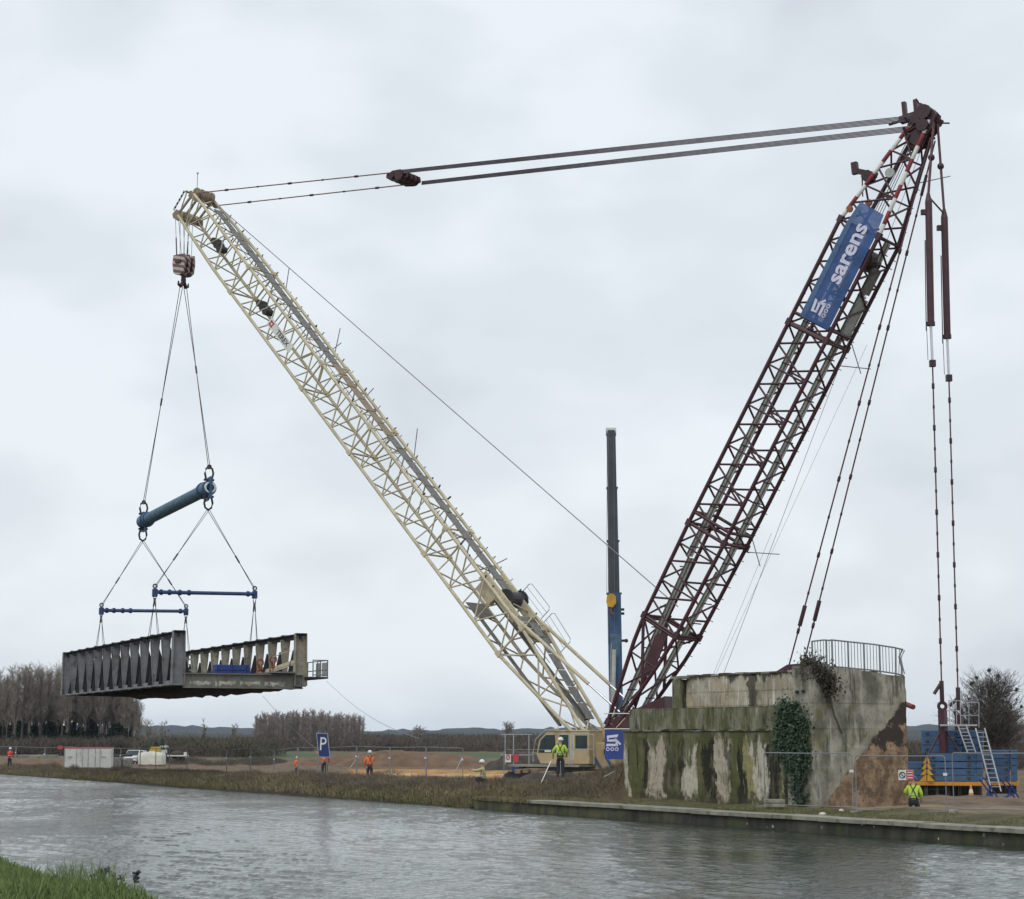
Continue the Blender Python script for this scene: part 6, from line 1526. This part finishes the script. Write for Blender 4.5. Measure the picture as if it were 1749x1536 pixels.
def person(loc, rz, label, jacket, helmet, pose='stand', arms=None, lean=0.0, sc=1.0, harness=False):
    r = thing('person', (0, 0, 0), label, 'person')
    # figure faces +y, z up, 1.76 m tall
    if pose == 'stand': hip = .92; kn = [(-.11, .03, .50), (.11, .0, .50)]; an_ = [(-.12, -.02, .09), (.12, .02, .09)]
    elif pose == 'stride': hip = .90; kn = [(-.11, .14, .50), (.11, -.02, .49)]; an_ = [(-.12, .10, .09), (.12, -.22, .11)]
    elif pose == 'kneel': hip = .45; kn = [(-.13, .42, .44), (.14, .30, .08)]; an_ = [(-.14, .36, .08), (.14, -.12, .08)]
    else: hip = .42; kn = [(-.18, .38, .50), (.18, .38, .50)]; an_ = [(-.18, .12, .08), (.18, .12, .08)]
    pel = V((0, 0, hip)); fw = V((0, math.sin(lean), math.cos(lean)))
    waist, chest, neck = pel + fw * .14, pel + fw * .38, pel + fw * .56
    head = neck + (fw + V((0, .05, .15))).normalized() * .20
    hipL = {}
    sh = {k: pel + fw * .50 + V((k * .19, 0, 0)) for k in (-1, 1)}
    arms = arms or {-1: ((-.27, .02, .27), (-.26, .12, .02)), 1: ((.27, .02, .27), (.26, .12, .02))}
    el, wr = {}, {}
    for k in (-1, 1):
        e0, w0 = arms[k]; el[k] = pel + V(e0); wr[k] = pel + V(w0)
    legs, boots = [], []
    for i, k in enumerate((-1, 1)):
        hj = pel + V((k * .10, 0, -.04)); legs.append([(pel, .135), (hj, .105), (V(kn[i]), .07), (V(an_[i]), .055)])
    body = [[(pel, .12), (waist, .115), (chest, .13), (neck, .06), (neck + (head - neck) * .45, .055), (head, .088), (head + UP * .09, .075)]]
    for k in (-1, 1): body.append([(chest, .13), (sh[k], .06), (el[k], .045), (wr[k], .034)])
    for i, k in enumerate((-1, 1)): body.append([(pel, .12), (pel + V((k * .10, 0, -.04)), .095), (V(kn[i]), .06), (V(an_[i]), .045), (V(an_[i]) + V((0, .14, -.05)), .04)])
    hand = []
    for k in (-1, 1):
        d_ = (wr[k] - el[k]).normalized(); s_ = d_.cross(V((0, 1, 0)));
        s_ = s_.normalized() if s_.length > .2 else V((1, 0, 0)); pm = wr[k] + d_ * .07; body.append([(wr[k], .034), (pm, .04)])
        nr_ = d_.cross(s_)
        for q in range(4):
            b0 = pm + s_ * (q - 1.5) * .021; hand.append([(b0, .011), (b0 + d_ * .05 + nr_ * .008, .010), (b0 + d_ * (.075 + .012 * (q in (1, 2))) + nr_ * .03, .008)])
        b0 = wr[k] + d_ * .03 + s_ * .035 * 1; hand.append([(b0, .012), (b0 + s_ * .03 + d_ * .035, .011), (b0 + s_ * .035 + d_ * .06 + nr_ * .015, .009)])
    bo = skin('body', body + hand, 'skin', r)
    # face: nose, ears
    f_ = MB(); fd_ = V((0, 1, 0)); hc = head + UP * .02
    f_.tube(hc + fd_ * .085 + UP * .02, hc + fd_ * .118 - UP * .015, .010, 5, .018)
    for k in (-1, 1): f_.ball(hc + V((k * .088, 0, 0)), .022, 6, 5, 1.5)
    f_.build('face', 'skin', r)
    tr_ = [[(pel + UP * .06, .165), (pel, .165), (legs[i][1][0], .125), (legs[i][2][0], .088), (legs[i][3][0] + UP * .02, .075)] for i in (0, 1)]
    skin('trousers', tr_, 'trousers', r)
    jk = [[(pel - UP * .04, .165), (waist, .172), (chest, .188), (neck - fw * .05, .09)]]
    for k in (-1, 1): jk.append([(chest, .188), (sh[k], .092), (el[k], .070), (wr[k] + (el[k] - wr[k]) * .08, .055)])
    skin('jacket', jk, jacket, r)
    bt_ = MB()
    for i in (0, 1):
        a_ = V(an_[i]); bt_.box(a_ + V((0, .05, -.045)), (.10, .28, .09)); bt_.box(a_ + V((0, -.01, .04)), (.11, .12, .12))
    bt_.build('boots', 'boots', r)
    hm = MB().ball(head + UP * .055 + V((0, -.01, 0)), .128, 12, 6, 1.0, .42); hm.tube(head + UP * .045 + V((0, .02, 0)), head + UP * .06 + V((0, .02, 0)), .142, 14); hm.build('helmet', helmet, r, smooth=True)
    # reflective bands and harness
    bd_ = MB(); bd_.ring(waist + fw * .04, fw, .172, .014, 14, 5); bd_.build('reflective_band', 'reflective', r)
    if harness:
        hb_ = MB()
        for k in (-1, 1):
            hb_.path([sh[k] * .6 + chest * .4 + fw * .15 + V((0, .12, 0)), sh[k] * .65 + chest * .35 + fw * .17 + V((0, -.08, 0)), chest + V((-k * .02, -.205, .0)), waist + V((-k * .13, -.15, -.02)), pel + V((-k * .12, -.16, -.1))], .017, 5)
        hb_.ring(pel + fw * .05, fw, .178, .02, 14, 5); hb_.build('harness', 'harness', r)
    r.matrix_basis = Matrix.Translation(loc) @ Matrix.Rotation(rz, 4, 'Z') @ Matrix.Scale(sc, 4)
    return r
def stand(px, D, dz=0.0):
    p = at(px, 1262, D); return V((p.x, p.y, gz(p.x, p.y) + dz))
DOWN = {-1: ((-.27, .04, .27), (-.24, .20, .10)), 1: ((.27, .04, .27), (.24, .20, .10))}
p = stand(957, 88); p.z = at(957, 1328, 88).z; s_, d_ = sd_of(p.x, p.y)
person(p, R(-8), 'worker in yellow vest and white helmet seen from behind by the crane cab', 'hivis_yellow', 'helmet_white', 'stand', {-1: ((-.33, .02, .30), (-.36, .16, .06)), 1: ((.30, .04, .27), (.26, .22, .10))}, .16, harness=True)
person(stand(632, 112), R(10), 'worker in orange jacket with black harness behind the far fence', 'hivis_orange', 'helmet_white', 'stand', {-1: ((-.30, .02, .28), (-.28, .12, .05)), 1: ((.26, .2, .34), (.12, .34, .52))}, .04, harness=True)
person(stand(555, 116), R(20), 'worker in orange jacket standing behind the blue parking sign, arm raised', 'hivis_orange', 'helmet_white', 'stand', {-1: ((-.36, .08, .42), (-.50, .16, .62)), 1: ((.30, .06, .28), (.30, .14, .06))}, .0)
person(stand(508, 178, -.3), R(60), 'small distant worker in orange jacket left of the parking sign', 'hivis_orange', 'helmet_white', 'stand')
person(stand(826, 90), R(95), 'crouching worker in beige jacket and white helmet pointing forward on the bank', 'jacket_beige', 'helmet_white', 'squat', {-1: ((-.16, .30, .40), (-.10, .56, .42)), 1: ((.18, .30, .40), (.10, .58, .45))}, .1)
person(stand(1557, 68.5, -.25), R(-15), 'crouching worker in yellow vest and blue helmet at the corner of the abutment', 'hivis_yellow', 'helmet_blue', 'kneel', {-1: ((-.30, .10, .30), (-.22, .34, .22)), 1: ((.28, .08, .26), (.26, .22, .04))}, .25, harness=True)
person(stand(18, 174), R(-10), 'worker in red jacket and white helmet at the far end of the fence', 'jacket_red', 'helmet_white', 'stand', DOWN, .05)

# ------------------------------------------------------------------ site container, van, tarp, machines
p = at(152, 1262, 168); zc = at(150, 1277.5, 168).z; z0 = zc - 2.3
X1 = V((.985, .17, 0)).normalized(); Y1 = V((-X1.y, X1.x, 0)); cn = thing('site_container', (p.x, p.y, z0), 'white site container with dark red roof edge behind the fence', 'container')
cc_ = V((p.x, p.y, z0 + 1.15)) + Y1 * 1.2
block('shell', cc_, (4.15, 2.4, 2.25), (X1, Y1, UP), 'container_white', cn, .01)
block('roof_edge', cc_ + UP * 1.14, (4.2, 2.45, .09), (X1, Y1, UP), 'sign_red', cn)
for k in range(5): block('panel_rib', cc_ - Y1 * 1.215 + X1 * (-2.05 + k * 1.02), (.06, .04, 2.2), (X1, Y1, UP), 'galv', cn)
for k in (-1.6, 1.3): block('label_plate', cc_ - Y1 * 1.22 + X1 * k + UP * .35, (.4, .02, .14), (X1, Y1, UP), 'galv', cn)
p = at(203, 1262, 176); gnn = thing('generator', (p.x, p.y, -.2), 'grey generator with black pipes beside the white container', 'generator')
for k in range(2): block('housing', V((p.x + k * .9, p.y, .7 + .1 * k)), (.8, .8, 1.3 - .5 * k), None, 'grating', gnn, .05)
bar('exhaust', (p.x - .4, p.y, 1.5), (p.x + 1.3, p.y, 1.55), .12, 'dark_steel', gnn)
# van
def van(px, D, label):
    p = at(px, 1262, D); z0 = at(px, 1303, D).z - .25; r = thing('white_van', (0, 0, 0), label, 'van')
    prof = [(-2.1, .35), (-2.15, .95), (-1.95, 1.75), (.55, 1.85), (1.35, 1.15), (2.1, .95), (2.2, .4)]
    b = MB(); b.prism([V((-.85, y, z)) for y, z in prof], V((1.7, 0, 0))); bo = b.build('body', 'white_paint', r)
    bv = bo.modifiers.new('bevel', 'BEVEL'); bv.width = .09; bv.segments = 2
    b = MB(); b.add([(-.72, .68, 1.76), (.72, .68, 1.76), (.78, 1.36, 1.19), (-.78, 1.36, 1.19)], [(0, 1, 2, 3)]); b.v = [tuple(V(q) + V((0, .03, .03))) for q in b.v]; b.build('windscreen', 'glass', r)
    for k in (-1, 1):
        MB().prism([V((k * .862, y, z)) for y, z in ((-.2, 1.15), (1.15, 1.15), (.5, 1.7), (-.2, 1.7))], V((k * .01, 0, 0))).build('side_window', 'glass', r)
        block('headlight', (k * .62, 2.14, .85), (.34, .08, .2), None, 'chrome', r); block('mirror', (k * .98, 1.15, 1.2), (.2, .12, .25), None, 'dark_steel', r, .1)
        for y in (-1.35, 1.35): w__ = MB().tube((k * .7, y, .33), (k * .88, y, .33), .33, 16); wo = w__.build('wheel', 'rubber', r); MB().tube((k * .885, y, .33), (k * .89, y, .33), .18, 12).build('rim', 'galv', wo)
    block('grille', (0, 2.17, .72), (.8, .06, .22), None, 'dark_steel', r); block('bumper', (0, 2.18, .45), (1.66, .12, .22), None, 'dark_steel', r, .1)
    r.matrix_basis = Matrix.Translation((p.x, p.y, z0)) @ Matrix.Rotation(R(172), 4, 'Z'); return r
van(232, 240, 'white van facing the canal between container and tarped load')
# tarped tank trailer
p = at(261, 1262, 196); z0 = at(261, 1305, 196).z - .3
tp = thing('tarped_load', (p.x, p.y, z0), 'pale tarpaulin covered load beside the white van', 'load')
b = MB(); vs = []
for i in range(11):
    for j in range(9):
        a_ = math.pi * j / 8; x = -1.25 + 2.5 * i / 10; k = 1 - .12 * abs(i - 5) / 5
        vs.append(V((p.x + x + random.uniform(-.03, .03), p.y - 1.0 * math.copysign(abs(math.cos(a_)) ** .5, math.cos(a_)), z0 + .25 + 1.35 * k * math.sin(a_) ** .4 + random.uniform(-.04, .04))))
b.add(vs, [(i * 9 + j, (i + 1) * 9 + j, (i + 1) * 9 + j + 1, i * 9 + j + 1) for i in range(10) for j in range(8)] + [tuple(range(9)), tuple(range(90, 99))])
b.build('tarpaulin', 'tarp', tp, smooth=True)
block('pallet', (p.x, p.y, z0 + .15), (2.5, 1.9, .22), None, 'timber', tp)
# yellow wheel loader with green roofed machine
p = at(266, 1262, 236); z0 = at(266, 1300, 236).z
ld = thing('yellow_loader', (p.x, p.y, z0), 'small yellow loader with dark green canopy behind the tarped load', 'loader')
b = MB(); b.prism([V((p.x + x, p.y - .6, z0 + z)) for x, z in ((-.7, .5), (.7, .5), (.75, 1.0), (.5, 1.75), (-.45, 1.75), (-.75, 1.0))], V((0, 1.2, 0))); b.build('hood', 'machine_yellow', ld)
block('canopy', (p.x, p.y + .5, z0 + 2.75), (1.9, 1.6, .14), None, 'machine_green', ld, .1)
for k in (-1, 1):
    for y in (-.1, 1.1): bar('canopy_post', (p.x + k * .8, p.y + y, z0 + 1.3), (p.x + k * .8, p.y + y, z0 + 2.7), .05, 'machine_green', ld, 6)
    for y in (-.4, 1.5): MB().tube((p.x + k * .75, p.y + y, z0 + .5), (p.x + k * 1.1, p.y + y, z0 + .5), .5, 14).build('wheel', 'rubber', ld)
block('seat', (p.x, p.y + .6, z0 + 1.9), (.6, .4, .6), None, 'dark_steel', ld, .1)
# flatbed lorry
p = at(300, 1262, 245); z0 = at(300, 1301, 245).z; fl = thing('flatbed_trailer', (p.x, p.y, z0), 'white flatbed trailer loaded with dark soil near the yellow loader', 'trailer')
block('bed', (p.x, p.y, z0 + .75), (3.2, 1.8, .16), None, 'white_paint', fl, .03)
block('headboard', (p.x - 1.45, p.y, z0 + 1.15), (.5, 1.8, .7), None, 'container_white', fl, .05)
lump_b = MB().ball((p.x + .3, p.y, z0 + .85), .95, 10, 6, .62); lump_b.build('soil_load', 'soil_dark', fl)
block('tool_box', (p.x + 1.35, p.y, z0 + 1.0), (.35, 1.0, .4), None, 'container_white', fl, .05)
for x in (-1.0, .6, 1.1): MB().tube((p.x + x, p.y - .95, z0 + .35), (p.x + x, p.y - .7, z0 + .35), .34, 14).build('wheel', 'rubber', fl)
bar('beacon_post', (p.x - 1.2, p.y, z0 + 1.4), (p.x - 1.2, p.y, z0 + 2.2), .03, 'galv', fl); block('cab_roof', (p.x - 1.6, p.y + .9, z0 + 1.9), (1.0, 1.0, .25), None, 'walk_grey', fl, .1)
# concrete slab and cones by the ladders
p = at(60, 1262, 190); tag(block('concrete_slab', V((p.x, p.y, at(60, 1292, 190).z)), (4.6, 1.6, .3), None, 'coping', None, .05), 'pale concrete slab lying left of the white container', 'slab')
p = at(103, 1262, 172); tag(block('red_board', V((p.x, p.y, at(103, 1277, 172).z)), (.42, .03, .32), None, 'sign_red', None, .02), 'small red board on the fence left of the white container', 'board')
cn_ = thing('traffic_cone', at(1659, 1363, 96), 'small orange and white traffic cone in front of the tray skids', 'cone')
q = at(1659, 1363, 96); MB().tube(q, q + UP * .65, .16, 12, .03).build('cone_body', 'orange_paint', cn_); MB().box(q, (.4, .4, .05)).build('cone_base', 'orange_paint', cn_); MB().tube(q + UP * .25, q + UP * .42, .112, 12, .082).build('cone_band', 'white_paint', cn_)

# ------------------------------------------------------------------ haze: thin even air round the whole place
hz = bpy.data.materials.new('haze'); hz.use_nodes = True; t = hz.node_tree; t.nodes.clear()
ho = N(t, 'ShaderNodeOutputMaterial'); pv = N(t, 'ShaderNodeVolumePrincipled'); pv.inputs['Color'].default_value = (.62, .78, 1.0, 1); pv.inputs['Density'].default_value = HAZE
t.links.new(pv.outputs[0], ho.inputs['Volume']); MAT['haze'] = hz
if HAZE > 0:
    o = MB().box((0, 3000, 33), (14000, 10000, 72)).build('haze', 'haze'); tag(o, 'thin grey haze over the whole plain', 'haze', kind='stuff')
